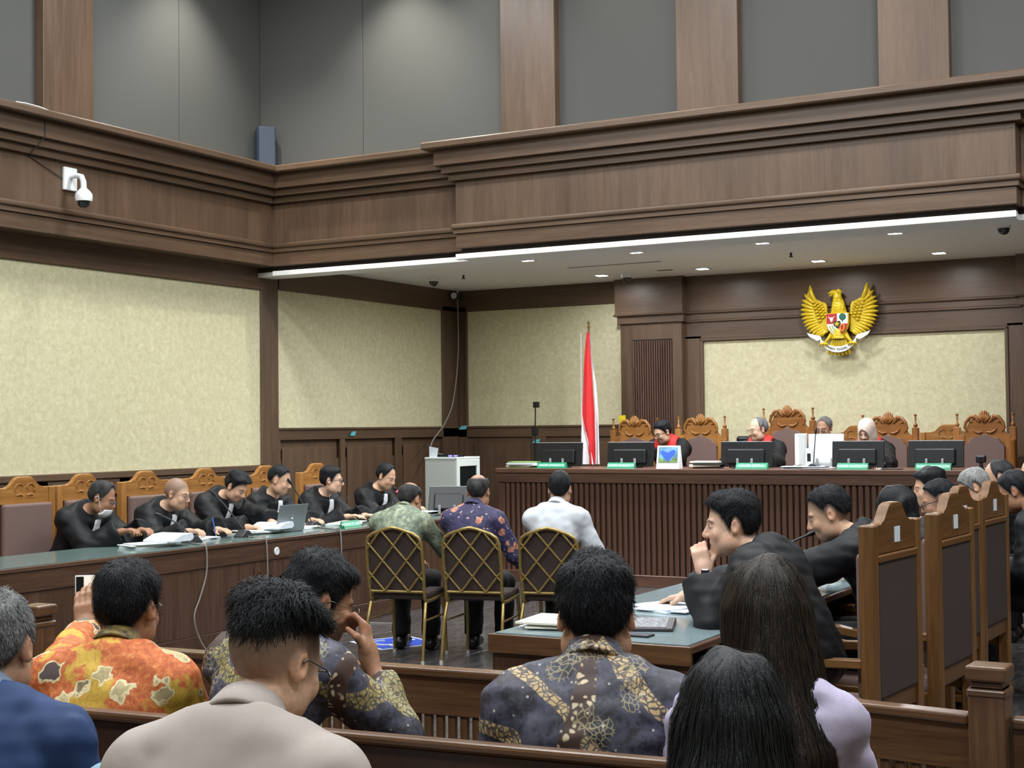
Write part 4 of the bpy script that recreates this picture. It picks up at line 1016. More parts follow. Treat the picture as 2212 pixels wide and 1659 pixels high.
# prosecution desk along the side wall
def long_desk(name, label, x0, x1, y0, y1, h, front, wood, glass):
    t = thing(name, label, 'desk', ((x0+x1)/2, y0, 0)); w2 = (x1-x0)/2; L = y1-y0
    box('desk_top', -w2-0.01, w2+0.01, -0.02, L, h-0.035, h-0.006, wood[1], t, 0.004)
    box('glass_sheet', -w2+0.01, w2-0.012, 0.0, L-0.02, h-0.006, h, glass, t, 0.001)
    fx = w2 if front > 0 else -w2
    box('apron', *(sorted((fx-0.03*front, fx))), 0, L-0.02, h-0.17, h-0.035, wood[1], t, 0.003)
    n = max(1, round(L/1.55))
    for i in range(n): box('front_panel', *(sorted((fx-0.045*front, fx-0.012*front))), L*i/n+0.004, L*(i+1)/n-0.004, 0.14, h-0.165, wood[2], t, 0.004)
    box('plinth', *(sorted((fx-0.04*front, fx-0.002*front))), 0, L-0.02, 0.0, 0.14, wood[1], t, 0.003)
    box('end_panel', -w2, w2, -0.01, 0.02, 0.0, h-0.035, wood[2], t, 0.003)
    box('end_panel', -w2, w2, L-0.03, L-0.005, 0.0, h-0.035, wood[2], t, 0.003)
    return t
t = long_desk('prosecution_desk', 'long brown desk with green glass top along the side wall', -7.92, -7.2, 4.2, 12.35, 0.80, 1, (DWX, DWY, DWZ), GLASSTOP)
g = lathe('cable_grommet', [(0.018, 0.0), (0.032, 0.0), (0.034, 0.006), (0.026, 0.012), (0.018, 0.01)], MATS['white_plastic'], t, 20, (0.36, 4.97, 0.69), 'x')
lathe('grommet_hole', [(0.002, 0.003), (0.018, 0.003), (0.018, 0.006), (0.002, 0.006)], MATS['black_plastic'], g, 16, (0.36, 4.97, 0.69), 'x')
t = long_desk('counsel_desk', 'counsel desk with pale glass top behind the balustrade', -3.0, -2.12, 5.26, 10.6, 0.80, -1, (MATS['desk_wood_x'], DWY, DWZ), plain('pale_glass_top', srgb(120, 138, 142), 0.12, noise=0.04))
box('corner_edge', -0.45, 0.45, -0.03, -0.018, 0.72, 0.797, MATS['rail_wood_x'], t, 0.003)
# ---- carved high-back chairs
def crest_poly(w, z0, z1, zt):
    pts = [(-w, z0), (-w, z1), (-w*0.72, z1+0.002)]
    for i in range(9):
        u = i/8; x = -w*0.72 + (w*0.72-w*0.2)*u; s = u*u*(3-2*u); pts.append((x, z1+(zt-z1)*s))
    pts += [(-x, z) for x, z in pts[::-1]]
    return pts
def carved_chair(label, loc, rz, W, group, sticker=False, arms=True):
    wx, wy, wz = W
    t = thing('carved_chair', label, 'chair', loc, rz, group)
    w = 0.27
    for s in (-1, 1):
        box('back_post', s*w-0.03, s*w+0.03, -0.30, -0.235, 0.0, 1.235, wz, t, 0.006)
        box('leg', s*w-0.028, s*w+0.028, 0.2, 0.255, 0.0, 0.66 if arms else 0.42, wz, t, 0.006)
        if arms: prism('armrest', [(-0.24, 0.655), (-0.24, 0.69), (0.05, 0.672), (0.2, 0.70), (0.28, 0.70), (0.28, 0.668), (0.2, 0.668), (0.05, 0.64)], s*w-0.03, s*w+0.03, wy, t, 'yz', 0.004)
        box('side_rail', s*w-0.02, s*w+0.02, -0.24, 0.21, 0.36, 0.42, wy, t, 0.004)
        box('stretcher', s*w-0.014, s*w+0.014, -0.24, 0.21, 0.14, 0.175, wy, t, 0.003)
    c = prism('crest', crest_poly(w-0.03, 1.11, 1.235, 1.318), -0.29, -0.245, wx, t, 'xz', 0.005)
    # carved leaves on the crest
    for s in (-1, 1):
        pts = [(s*(.012+.055*math.cos(a)*(1-i/14*.75)), -0.243, 1.232+.04*math.sin(a)*(1-i/14*.7)) for i, a in enumerate(np.linspace(-.6, 4.6, 14))]
        tube('carving', [(x+s*.035, y, z) for x, y, z in pts], [.009*(1-i/16) for i in range(14)], wx, c, 6)
        tube('carving', [(s*.02, -0.243, 1.175), (s*.05, -0.24, 1.185), (s*.085, -0.243, 1.175)], [.006, .009, .003], wx, c, 6)
    box('back_rail', -w+0.03, w-0.03, -0.285, -0.25, 0.44, 0.52, wx, t, 0.004)
    box('back_rail', -w+0.03, w-0.03, -0.305, -0.285, 1.08, 1.11, wx, t, 0.004)
    box('back_pad', -w+0.035, w-0.035, -0.25, -0.195, 0.52, 1.115, UPH, t, 0.02, 3)
    box('rear_pad', -w+0.035, w-0.035, -0.297, -0.25, 0.52, 1.085, UPHD, t, 0.012, 2)
    box('seat', -w+0.01, w-0.01, -0.235, 0.25, 0.40, 0.455, UPH, t, 0.022, 3)
    box('front_rail', -w+0.02, w-0.02, 0.205, 0.25, 0.35, 0.41, wx, t, 0.004)
    if sticker: box('sticker', -0.02, 0.045, -0.2925, -0.29, 1.15, 1.215, PAPER, t, 0)
    return t
OAK = (OKX, OKY, OKZ); CW = (CWX, CWY, CWZ)
PC = [(-8.32, 7.86, 'empty backrest showing, nearest the corner of the desk'), (-8.34, 8.5, 'behind the prosecutor wearing a face mask'), (-8.34, 9.2, 'behind the shaven-headed prosecutor'),
      (-8.34, 9.95, 'behind the prosecutor reading with bowed head'), (-8.34, 10.8, 'behind the prosecutor at the silver laptop'), (-8.34, 11.6, 'behind the prosecutor in thick black spectacles')]
src = None
for (x, y, wd) in PC:
    lb = 'golden oak high-back carved chair ' + wd
    if src is None: src = carved_chair(lb, (x, y, 0), -math.pi/2, OAK, 'oak chairs behind the prosecution desk')
    else: copy_tree(src, None, lb, (x, y, 0), -math.pi/2)
def office_chair(x, y, label, dz=0):
    t = thing('office_chair', label, 'chair', (x, y, 0), -math.pi/2, 'black office chairs by the side wall')
    BP = MATS['black_plastic']
    for i in range(7): box('back_rib', -.2, .2, -.04-.012*abs(i-3)*.3, .03, .62+i*.085, .70+i*.085, plain('black_vinyl', srgb(36, 40, 46), 0.45), t, 0.02, 2)
    box('seat', -.23, .23, -.02, .42, .42, .5, BP, t, .03, 2); tube('post', [(0, .2, .1), (0, .2, .42)], .03, BP, t)
    box('spine', -.03, .03, -.08, -.04, .4, 1.1, BP, t, .005)
    for a in range(5): an = a*2*math.pi/5; tube('base_arm', [(0, .2, .1), (.26*math.cos(an), .2+.26*math.sin(an), .05)], [.025, .018], BP, t, 6)
for a_ in ((-9.25, 9.0, 'black ribbed office chair between the second and third oak chairs'), (-9.25, 9.85, 'black ribbed office chair beside the prosecutor with bowed head')): office_chair(*a_)
CC = [(-1.83, 6.16, -5, 'dark wood high-back chair with a white sticker, closest to the newel post'), (-1.77, 7.02, -4, 'dark wood high-back chair, second along from the newel post'),
      (-1.885, 7.80, -5, 'dark wood high-back chair, third along from the newel post'), (-1.86, 8.48, -3, 'dark wood high-back chair, fourth along from the newel post')]
src = None
for (x, y, a, lb) in CC:
    rz = math.pi/2 + math.radians(a)
    if src is None: src = carved_chair(lb, (x, y, 0), rz, CW, 'dark chairs behind the counsel desk', True)
    else: copy_tree(src, None, lb, (x, y, 0), rz)
# ---- thrones
def throne(label, x, y, h, W, rz=math.pi):
    wx, wy, wz = W
    t = thing('judge_chair', label, 'chair', (x, y, DAIS), rz, 'ornate judge chairs behind the bench'); w = 0.28
    H = h-DAIS; zs = H-0.30
    for s in (-1, 1):
        box('back_post', s*w-0.034, s*w+0.034, -0.33, -0.265, 0, zs+0.11, wz, t, 0.006)
        lathe('finial', [(.012, 0), (.022, .01), (.024, .03), (.012, .045), (.008, .06), (.012, .1), (.007, .115), (.016, .125), (.017, .137), (.004, .142)], wz, t, 12, (s*w, -0.298, zs+0.11))
        lathe('arm_post', [(.03, 0), (.03, .2), (.024, .23), (.03, .27), (.022, .4), (.03, .55), (.028, .7)], wz, t, 14, (s*w, .22, 0))
        lathe('side_column', [(.024, .5), (.024, zs-.06), (.03, zs-.05), (.03, zs-.02), (.018, zs-.015)], wz, t, 12, (s*(w+.01), -.245, 0))
        prism('armrest', [(-0.26, 0.66), (-0.26, 0.70), (0.24, 0.73), (0.3, 0.70), (0.24, 0.69)], s*w-0.032, s*w+0.032, wy, t, 'yz', 0.005)
    cp = [(-w+.03, zs-.08), (-w+.03, zs+.03), (-.2, zs+.05), (-.185, zs+.10), (-.15, zs+.175), (-.10, zs+.205), (-.05, zs+.20), (-.035, zs+.25), (0, zs+.275)]
    cp = cp + [(-a, b) for a, b in cp[:-1][::-1]]
    c = prism('crest', cp, -0.315, -0.275, wx, t, 'xz', 0.005)
    cm = wx
    for s in (-1, 1):
        # scrolls
        a = np.linspace(0, 4.7, 16)
        tube('scroll', [(s*(.125-.055*math.cos(v)*(1-.05*i)), -.268, zs+.175+.045*math.sin(v)*(1-.05*i)) for i, v in enumerate(a)], [.016-.0006*i for i in range(16)], cm, c, 8)
        tube('scroll', [(s*.05, -.268, zs+.16), (s*.09, -.264, zs+.225), (s*.14, -.268, zs+.215), (s*.185, -.268, zs+.16), (s*.2, -.27, zs+.1), (s*.17, -.27, zs+.06)], [.012, .018, .02, .018, .014, .006], cm, c, 8)
        tube('scroll', [(s*.02, -.264, zs+.06), (s*.06, -.262, zs+.05), (s*.1, -.264, zs+.07), (s*.12, -.266, zs+.1)], [.008, .012, .01, .004], cm, c, 8)
    bm = bmesh.new()
    for i in range(7):
        a = (i-3)*.36; bm_tube(bm, [(0, -.27, zs+.15), (.045*math.sin(a), -.258, zs+.17+.05*math.cos(a)), (.07*math.sin(a), -.268, zs+.18+.10*math.cos(a))], [.007, .013, .008], 8)
    bm_obj('shell_carving', bm, cm, c, True)
    pad = [(-.2, .52), (-.2, zs-.08)]
    for i in range(13):
        u = -1+2*i/12; zz = zs-.08+.12*(1-abs(u)**2.6) + (.02*math.cos(u*9)); pad.append((u*.2, zz-.02))
    pad += [(.2, zs-.08), (.2, .52)]
    prism('back_pad', pad, -.275, -.235, UPH, t, 'xz', .01)
    prism('rear_board', pad, -.31, -.276, wx, t, 'xz', .002)
    for s in (-1, 1): box('back_stile', s*.225-.028, s*.225+.028, -.315, -.265, .5, zs+.03, wz, t, .004)
    box('seat', -w+.02, w-.02, -.25, .27, .4, .48, UPH, t, .025, 2); box('front_rail', -w+.02, w-.02, .22, .27, .3, .41, wx, t, .006)
    for s in (-1, 1): box('leg', s*w-.03, s*w+.03, .19, .25, 0, .1, wz, t, .006)
    return t
TW = (TWX, TWY, TWZ)
throne('ornate carved judge chair standing empty next to the flag', -6.89, 15.18, 1.79, OAK)
throne('ornate carved chair of the judge wearing black spectacles', -6.07, 15.18, 1.80, OAK)
throne('tallest ornate carved chair, of the balding presiding judge', -5.05, 15.18, 1.88, TW)
throne('ornate carved chair of the hijab wearer', -3.94, 15.18, 1.79, TW)
throne('ornate carved judge chair standing empty beside the end monitor', -2.95, 15.18, 1.79, TW)
for (x, lb) in ((-4.42, 'low oak carved chair behind the clerk'), (-3.42, 'low oak carved chair standing empty between two ornate judge chairs')):
    c_ = carved_chair(lb, (x, 15.68, DAIS-.09), math.pi, OAK, 'low chairs behind the judges')
t = thing('office_chair', 'black office chair backrest behind the bench beside a judge chair', 'chair', (-5.56, 15.55, DAIS), math.pi)
box('backrest', -.2, .2, -.25, -.2, .5, 1.12, MATS['black_plastic'], t, .03, 3); box('seat', -.23, .23, -.2, .25, .42, .5, MATS['black_plastic'], t, .03, 2)
tube('post', [(0, 0, .05), (0, 0, .42)], .03, MATS['black_plastic'], t)
for a in range(5): an = a*2*math.pi/5; tube('base_arm', [(0, 0, .1), (.26*math.cos(an), .26*math.sin(an), .03)], [.025, .018], MATS['black_plastic'], t, 6)

# ---- gilt banquet chairs
def clip_seg(poly, p, d):
    t0, t1 = -9, 9; n = len(poly)
    for i in range(n):
        a, b = poly[i], poly[(i+1) % n]; ex, ey = b[0]-a[0], b[1]-a[1]; nx, ny = -ey, ex
        den = nx*d[0]+ny*d[1]; num = nx*(a[0]-p[0])+ny*(a[1]-p[1])
        if abs(den) < 1e-9: continue
        t = num/den
        if den > 0: t0 = max(t0, t)
        else: t1 = min(t1, t)
    return (t0, t1) if t1 > t0 else None
def banquet_chair(label, loc, rz):
    t = thing('banquet_chair', label, 'chair', loc, rz, 'gilt banquet chairs of the defendants')
    bk = lambda x, z: (x, -.20-(z-.45)*.17, z)     # the back leans
    R = .0125
    half = [(.205, .42), (.205, .50), (.212, .70), (.205, .845), (.19, .885), (.15, .912), (.05, .945), (0, .955)]
    pts = [(.2, .19, .445), (.205, .1, .44), (.207, -.1, .43), (.207, -.165, .43), (.206, -.195, .445)] + [bk(x, z) for x, z in half[1:]]
    full = pts + [(-p[0], p[1], p[2]) for p in pts[:-1][::-1]]
    tube('back_frame', full, R, GOLDM, t, 10)
    tube('lower_rail', [bk(-.205, .50), bk(.205, .50)], .011, GOLDM, t, 8)
    poly = [(.2, .505), (.207, .70), (.2, .845), (.185, .88), (.05, .94), (-.05, .94), (-.185, .88), (-.2, .845), (-.207, .70), (-.2, .505)]
    for d in ((1, 1.2), (1, -1.2)):
        for off in (-.27, -.09, .09, .27):
            sg = clip_seg(poly, (off, .72), d)
            if sg: a, b = [(off+d[0]*v, .72+d[1]*v) for v in sg]; tube('lattice_bar', [tuple(np.array(bk(*a))+[0, -.008, 0]), tuple(np.array(bk(*b))+[0, -.008, 0])], .0075, GOLDM, t, 8)
    bm = bmesh.new(); inner = [(x*.97, z) for x, z in poly]
    v0 = [bm.verts.new(np.array(bk(x, z))+[0, .012, 0]) for x, z in inner]; v1 = [bm.verts.new(np.array(bk(x, z))+[0, .05, 0]) for x, z in inner]
    bm.faces.new(v0); bm.faces.new(v1[::-1])
    for i in range(len(v0)): bm.faces.new((v0[i], v1[i], v1[(i+1) % len(v0)], v0[(i+1) % len(v0)]))
    bm_obj('back_pad', bm, UPHD, t)
    box('seat', -.205, .205, -.18, .21, .44, .495, UPHD, t, .02, 3)
    for s in (-1, 1):
        tube('leg', [(s*.205, -.15, .435), (s*.208, -.19, .42), (s*.215, -.23, .3), (s*.22, -.29, .0)], [R, R, R, .010], GOLDM, t, 10)
        tube('leg', [(s*.195, .18, .44), (s*.2, .21, .3), (s*.205, .23, .0)], [R, R, .010], GOLDM, t, 10)
        tube('stretcher', [(s*.214, -.222, .3), (s*.2, .21, .3)], .008, GOLDM, t, 8)
        lathe('foot_cap', [(.013, 0), (.013, .02), (.011, .03)], plain('clear_plastic', srgb(170, 170, 165), .3), t, 10, (s*.22, -.288, 0)); lathe('foot_cap', [(.013, 0), (.013, .02), (.011, .03)], MATS['clear_plastic'], t, 10, (s*.205, .23, 0))
    return t
BC = [((-5.72, 8.80), 11, 'gilt lattice-back chair of the defendant in the sage shirt'), ((-5.19, 8.97), 11, 'gilt lattice-back chair of the defendant in the navy floral shirt'), ((-4.66, 9.12), 11, 'gilt lattice-back chair of the defendant in the white shirt')]
src = None
for (p, a, lb) in BC:
    if src is None: src = banquet_chair(lb, (*p, 0), math.radians(a))
    else: copy_tree(src, None, lb, (*p, 0), math.radians(a))

# ---- balustrade and pew
def balustrade(label, p0, p1, h, post0=None, post1=None, slat=.028, pitch=.0475):
    d = math.hypot(p1[0]-p0[0], p1[1]-p0[1]); rz = math.atan2(p1[1]-p0[1], p1[0]-p0[0])
    t = thing('balustrade', label, 'balustrade', (*p0, 0), rz, 'wooden balustrade of the public gallery')
    box('top_rail', 0, d, -.035, .035, h-.03, h, RWX, t, .008, 2)
    box('rail_board', 0, d, -.02, .02, h-.165, h-.03, RWX, t, .003)
    box('bottom_rail', 0, d, -.025, .025, .08, .15, RWX, t, .004)
    n = int(d/pitch); me = None
    for i in range(n):
        x = (i+.5)*d/n
        if me is None: o = box('slat', -slat/2, slat/2, -.012, .012, .15, h-.165, RWZ, t, .003); me = o.data
        else: o = link(bpy.data.objects.new('slat', me), t)
        o.location = (x, 0, 0)
    return t
balustrade('slatted wooden balustrade between the gallery pews and the defendants', (-4.47, 4.295), (-1.56, 4.475), .80)
balustrade('slatted wooden balustrade section by the dark high-back chairs', (-1.56, 4.475), (-.888, 4.375), .80)
balustrade('slatted wooden balustrade section past the newel post', (-.772, 4.37), (1.6, 4.37), .80)
def newel(label, x, y, rz=0):
    t = thing('newel_post', label, 'post', (x, y, 0), rz, 'newel posts of the balustrade')
    box('shaft', -.052, .052, -.05, .05, 0, .885, RWZ, t, .004); box('neck', -.045, .045, -.043, .043, .885, .905, RWX, t, .004)
    box('cap', -.058, .058, -.056, .056, .905, .95, RWX, t, .008, 2); box('collar', -.056, .056, -.054, .054, .86, .885, RWX, t, .006)
    box('base', -.065, .065, -.063, .063, 0, .1, RWX, t, .004)
newel('square wooden newel post with a stepped cap in front of the dark chairs', -.83, 4.35, math.radians(-3)); newel('square wooden newel post at the prosecution end of the balustrade', -4.56, 4.25)
def pew(label, p0, p1, h):
    d = math.hypot(p1[0]-p0[0], p1[1]-p0[1]); rz = math.atan2(p1[1]-p0[1], p1[0]-p0[0])
    t = thing('gallery_pew', label, 'pew', (*p0, 0), rz, 'gallery pews')
    box('top_rail', 0, d, -.012, .03, h-.025, h, RWX, t, .008, 2)
    box('back_board', 0, d, .0, .022, h-.30, h-.025, plain('dark_pew_wood', srgb(58, 36, 26), .4, noise=.1, nscale=30), t, .003)
    box('back_board', 0, d, .0, .022, .40, h-.34, MATS['dark_pew_wood'], t, .003)
    box('seat', 0, d, .02, .44, .405, .44, RWX, t, .008, 2)
    for i in range(4):
        x = .03+(d-.1)*i/3; box('upright', x, x+.05, .022, .06, 0, h-.05, RWZ, t, .004); box('leg', x, x+.05, .36, .41, 0, .405, RWZ, t, .004); box('seat_bearer', x, x+.05, .0, .42, .35, .405, RWY, t, .003)
pew('dark wooden pew backing the men in batik shirts', (-4.3, 2.575), (-.55, 2.885), .95)
pew('dark wooden pew of the taupe shirted man', (-4.1, 1.55), (.1, 1.85), .92)

# ---- white equipment cabinet
t = thing('server_cabinet', 'white metal equipment cabinet with a dark glass door', 'cabinet', (-8.72, 13.78, 0))
CG = plain('cabinet_grey', srgb(188, 196, 192), .45, noise=.02); CWH = plain('cabinet_white', srgb(216, 226, 220), .4, noise=.02)
box('body', 0, .40, 0, .50, .06, 1.30, CG, t, .006); box('top_cover', -.005, .425, -.005, .505, 1.30, 1.325, CWH, t, .006)
for (a, b, c, d) in ((0, .06, .06, 1.30), (.44, .5, .06, 1.30), (.06, .44, 1.22, 1.30), (.06, .44, .06, .16)): box('door_frame', .40, .425, a, b, c, d, CWH, t, .004)
box('door_glass', .402, .412, .06, .44, .16, 1.22, plain('dark_glass', srgb(24, 30, 32), .08, spec=.8), t, 0)
box('shelf_edge', .412, .416, .06, .44, .93, .95, LIGHTEDGE, t, 0); box('handle', .425, .44, .45, .475, .62, .78, MATS['white_plastic'], t, .005)
for (x, y) in ((.03, .03), (.37, .03), (.03, .47), (.37, .47)): lathe('foot', [(.02, 0), (.02, .06)], MATS['black_plastic'], t, 10, (x, y, 0))
t = thing('network_router', 'flat black router with purple lights on the white cabinet', 'router', (-8.5, 13.95, 1.325))
box('case', -.12, .16, -.07, .07, 0, .028, MATS['black_plastic'], t, .006); tube('antenna', [(-.11, .06, .02), (-.12, .06, .15)], .005, MATS['black_plastic'], t, 6)
for x in (.06, .13): box('light', x-.03, x+.02, -.073, -.069, .006, .022, emit('purple_led'+str(x), (.25, .22, 1, 1), 1.2), t, 0)
t = thing('paper_sheet', 'curled white printed sheet leaning on the white cabinet', 'paper', (-8.66, 13.86, 1.325)); prism('sheet', [(-.05, 0), (.05, 0), (.07, .1), (-.05, .12)], 0, .003, PAPER, t)

# ---- floor sign
t = thing('floor_sign', 'blue and white accessibility sign stuck on the floor tiles', 'sign', (-6.22, 9.38, 0.0), math.radians(-28))
BLUE = plain('sign_blue', srgb(44, 78, 188), .35, noise=.04); WHT = plain('sign_white', srgb(206, 216, 232), .4, noise=.02)
box('sheet', -.26, .26, -.26, .26, 0, .002, WHT, t, 0); box('blue_field', -.235, .235, -.235, .235, .002, .003, BLUE, t, 0)
tube('wheel_mark', [(.0+.12*math.cos(a), -.06+.12*math.sin(a), .003) for a in np.linspace(-3.4, .7, 22)], .012, WHT, t, 4)
tube('person_mark', [(-.05, .13, .003), (-.03, .0, .003), (.08, .0, .003), (.13, -.12, .003), (.18, -.1, .003)], .012, WHT, t, 4)
lathe('head_mark', [(.028, .0025), (.028, .004)], WHT, t, 14, (-.06, .18, 0))

# ------------------------------------------------------------------ things on the bench and desks
BP, WP = MATS['black_plastic'], MATS['white_plastic']
def monitor(label, x0, x1, y, z, h=.27, rz=0.0, tilt=6, stand=.0, top=True, group='black monitors on the judges bench', mat=None):
    t = thing('monitor', label, 'monitor', ((x0+x1)/2, y, z), rz, group); w2 = (x1-x0)/2; m = mat or BP
    R = Matrix.Rotation(math.radians(-tilt), 4, 'X')
    box('screen_case', -w2, w2, -.012, .012, stand+.015, stand+h, m, t, .005, 2, R)
    box('rear_cover', -w2*.72, w2*.72, -.045, -.010, stand+.04, stand+h*.72, m, t, .015, 2, R)
    box('top_edge', -w2*.99, w2*.99, -.011, .011, stand+h-.004, stand+h+.002, LIGHTEDGE, t, .001, 1, R)
    box('display', -w2+.012, w2-.012, .012, .0135, stand+.03, stand+h-.012, plain('screen_off', srgb(60, 70, 86), .15), t, 0, 1, R)
    for s in (-1, 1): box('stand_prong', s*.075-.012, s*.075+.012, -.062, -.045, .0, stand+.1, LIGHTEDGE, t, .004)
    box('base', -.12, .12, -.09, .07, 0, .012, m, t, .005, 2)
    return t
MW = ['black monitor at the flag end of the judges bench', 'black monitor before the judge in black spectacles', 'black monitor before the balding presiding judge', 'black monitor before the hijab wearer', 'black monitor before the empty judge chair at the bench end']
for (a, b), lb in zip(((-7.41, -6.85), (-6.55, -6.02), (-5.275, -4.73), (-4.12, -3.61), (-3.38, -2.86)), MW): monitor(lb, a, b, 13.97, 1.21)
def nameplate(label, x, y, z, w, text, rz=0.0, group='green nameplates on the bench'):
    t = thing('nameplate', label, 'nameplate', (x, y, z), rz, group)
    prism('stand', [(-.035, 0), (.035, 0), (.012, .062), (.004, .062)], -w/2, w/2, GREENP, t, 'yz', .001)
    a = math.atan2(.062, .039)
    M = Matrix.Translation((0, -.0165, .0315)) @ Matrix.Rotation(a, 4, 'X')
    bm = bmesh.new(); bm_box(bm, -w/2+.012, w/2-.012, -.02, .02, 0, .0008, 0, 1, M); bm_obj('insert', bm, plain('mid_green_print', srgb(70, 160, 124), .5), t)
    text_mesh('lettering', text, .036 if len(text) > 11 else .04, MINT, t, M @ Matrix.Translation((0, 0, .0012)), .0004, True)
NP = [(-7.09, .34, 'HAKIM ANGGOTA', 'green nameplate under the monitor nearest the flag'), (-6.28, .31, 'HAKIM ANGGOTA', 'green nameplate before the judge in black spectacles'), (-4.86, .33, 'HAKIM KETUA', 'green nameplate reading HAKIM KETUA before the presiding judge'),
      (-3.85, .30, 'HAKIM ANGGOTA', 'green nameplate before the hijab wearer'), (-3.09, .33, 'HAKIM ANGGOTA', 'green nameplate before the empty judge chair at the bench end')]
for x, w_, tx, lb in NP: nameplate(lb, x, 13.735, 1.21, w_, tx)
nameplate('green tent nameplate on the prosecution desk edge', -7.275, 10.29, .80, .25, 'PENUNTUT UMUM', math.radians(90), 'green nameplate of the prosecution')
# calendar
t = thing('desk_calendar', 'white desk calendar with a blue heart picture', 'calendar', (-5.755, 13.76, 1.21))
prism('board', [(-.05, 0), (.06, 0), (.008, .235), (-.002, .235)], -.125, .125, WP, t, 'yz', .001)
a = math.atan2(.235, .048); M = Matrix.Translation((0, -.0275, .1175)) @ Matrix.Rotation(a, 4, 'X')
def flat(name, pts, d0, d1, mat, parent, M):
    bm = bmesh.new(); bm_prism(bm, pts, d0, d1, 'xy'); bmesh.ops.transform(bm, matrix=M, verts=bm.verts); return bm_obj(name, bm, mat, parent)
flat('picture', [(-.105, -.055), (.105, -.055), (.105, .105), (-.105, .105)], 0, .001, plain('picture_sky', srgb(104, 150, 186), .5, noise=.3, nscale=12), t, M)
flat('picture_land', [(-.105, -.055), (.105, -.055), (.105, -.02), (.06, .0), (.02, -.05), (-.04, -.03), (-.105, .0)], .001, .0014, plain('picture_green', srgb(120, 150, 90), .5, noise=.3, nscale=14), t, M)
flat('picture_heart', [(0, -.04), (.05, .01), (.085, .055), (.06, .08), (.025, .062), (0, .045), (-.03, .058), (-.065, .072), (-.085, .045), (-.05, 0)], .0014, .0018, plain('picture_blue', srgb(54, 96, 206), .5), t, M)
def papers(label, x, y, z, w, d, n, rz, group, mats=(PAPER,), seed=0, th=.006):
    r = random.Random(seed); t = thing('paper_stack', label, 'papers', (x, y, z), math.radians(rz), group); zz = 0
    for i in range(n):
        h = th*(.5+r.random()); a = r.uniform(-.25, .25); R = Matrix.Rotation(a, 4, 'Z'); dx, dy = r.uniform(-.03, .03), r.uniform(-.03, .03)
        box('sheet_stack', -w/2+dx, w/2+dx, -d/2+dy, d/2+dy, zz, zz+h, mats[i % len(mats)], t, .001, 1, R); zz += h+.0004
    return t
GR, ORG = plain('green_cover', srgb(120, 150, 90), .6), plain('orange_cover', srgb(200, 120, 80), .6)
papers('pile of green and white folders at the flag end of the bench', -7.5, 13.9, 1.21, .34, .24, 5, 0, 'papers on the bench', (GR, PAPER2, PAPER, PAPER), 3, .013)
papers('scattered papers and dark folder before the presiding judge chair arm', -5.42, 13.95, 1.21, .3, .22, 4, 10, 'papers on the bench', (MATS['dark_grey_plastic'], PAPER2), 5, .015)
papers('white papers under the white screen on the bench', -4.35, 13.85, 1.21, .42, .2, 4, 4, 'papers on the bench', (PAPER, PAPER, MATS['dark_grey_plastic']), 8, .008)
papers('thin papers beside the hijab wearer monitor', -3.52, 13.85, 1.21, .2, .2, 2, 4, 'papers on the bench', (PAPER, MATS['dark_grey_plastic']), 9, .006)
monitor('white framed screen turned to the clerk behind the bench', -4.43, -4.07, 14.2, 1.21, .34, 0, 4, .0, True, 'white equipment on the bench', WP)
t = thing('slim_screen', 'narrow white upright screen edge next to the presiding judge', 'screen', (-4.47, 14.1, 1.21), 0, 'white equipment on the bench'); box('case', -.02, .02, -.15, .15, .03, .345, WP, t, .006); box('foot', -.06, .06, -.1, .1, 0, .03, WP, t, .006)
t = thing('intercom_unit', 'white desk unit with a small dark display on the bench', 'intercom', (-4.34, 13.95, 1.21), 0, 'white equipment on the bench'); box('case', -.035, .035, -.02, .02, 0, .2, WP, t, .01, 2); box('display', -.018, .018, -.0215, -.02, .07, .15, BP, t, 0)
def gooseneck(label, bx, by, bz, tip, rz=0.0, group='gooseneck microphones on the prosecution desk', ring=False, base=True):
    t = thing('microphone', label, 'microphone', (bx, by, bz), rz, group)
    if base:
        bm = bmesh.new(); bm_prism(bm, [(-.075, 0), (.075, 0), (.07, .012), (.02, .055), (-.02, .055), (-.07, .012)], -.045, .045, 'xz', .006); bm_obj('base', bm, MATS['dark_grey_plastic'], t)
    c, s = math.cos(-rz), math.sin(-rz); dx, dy, dz = tip[0]-bx, tip[1]-by, tip[2]-bz; T = Vector((c*dx-s*dy, s*dx+c*dy, dz))
    p0 = Vector((0, 0, .05)); m = p0.lerp(T, .55)+Vector((0, 0, .035))
    pts = [p0*(1-u)**2+m*2*u*(1-u)+T*u*u for u in np.linspace(0, 1, 9)]
    tube('neck', pts, .0055, MATS['dark_grey_plastic'], t, 8)
    d = (pts[-1]-pts[-2]).normalized(); tube('capsule', [T-d*.01, T+d*.012, T+d*.045, T+d*.055], [.008, .0115, .0115, .007], BP, t, 10)
    if ring: tube('light_ring', [T-d*.012, T-d*.002], .0125, emit('red_led', (1, .05, .1, 1), 9), t, 10)
gooseneck('gooseneck microphone before the masked prosecutor', -7.48, 8.5, .8, (-7.62, 8.33, 1.01), 1.5)
gooseneck('gooseneck microphone before the shaven-headed prosecutor', -7.47, 9.1, .8, (-7.62, 8.93, 1.14), 1.5)
gooseneck('gooseneck microphone beside the silver laptop', -7.6, 10.17, .8, (-7.66, 9.96, 1.19), 1.5)
gooseneck('gooseneck microphone before the prosecutor in thick black spectacles', -7.69, 11.11, .8, (-7.64, 10.66, 1.07), 1.5)
gooseneck('gooseneck microphone with a glowing red ring', -7.6, 11.75, .8, (-7.66, 11.6, 1.06), 1.5, ring=True)
gooseneck('gooseneck microphone behind the red folder on the counsel desk', -2.62, 6.9, .8, (-2.2, 7.04, 1.10), 0, 'microphones of the counsel desk')
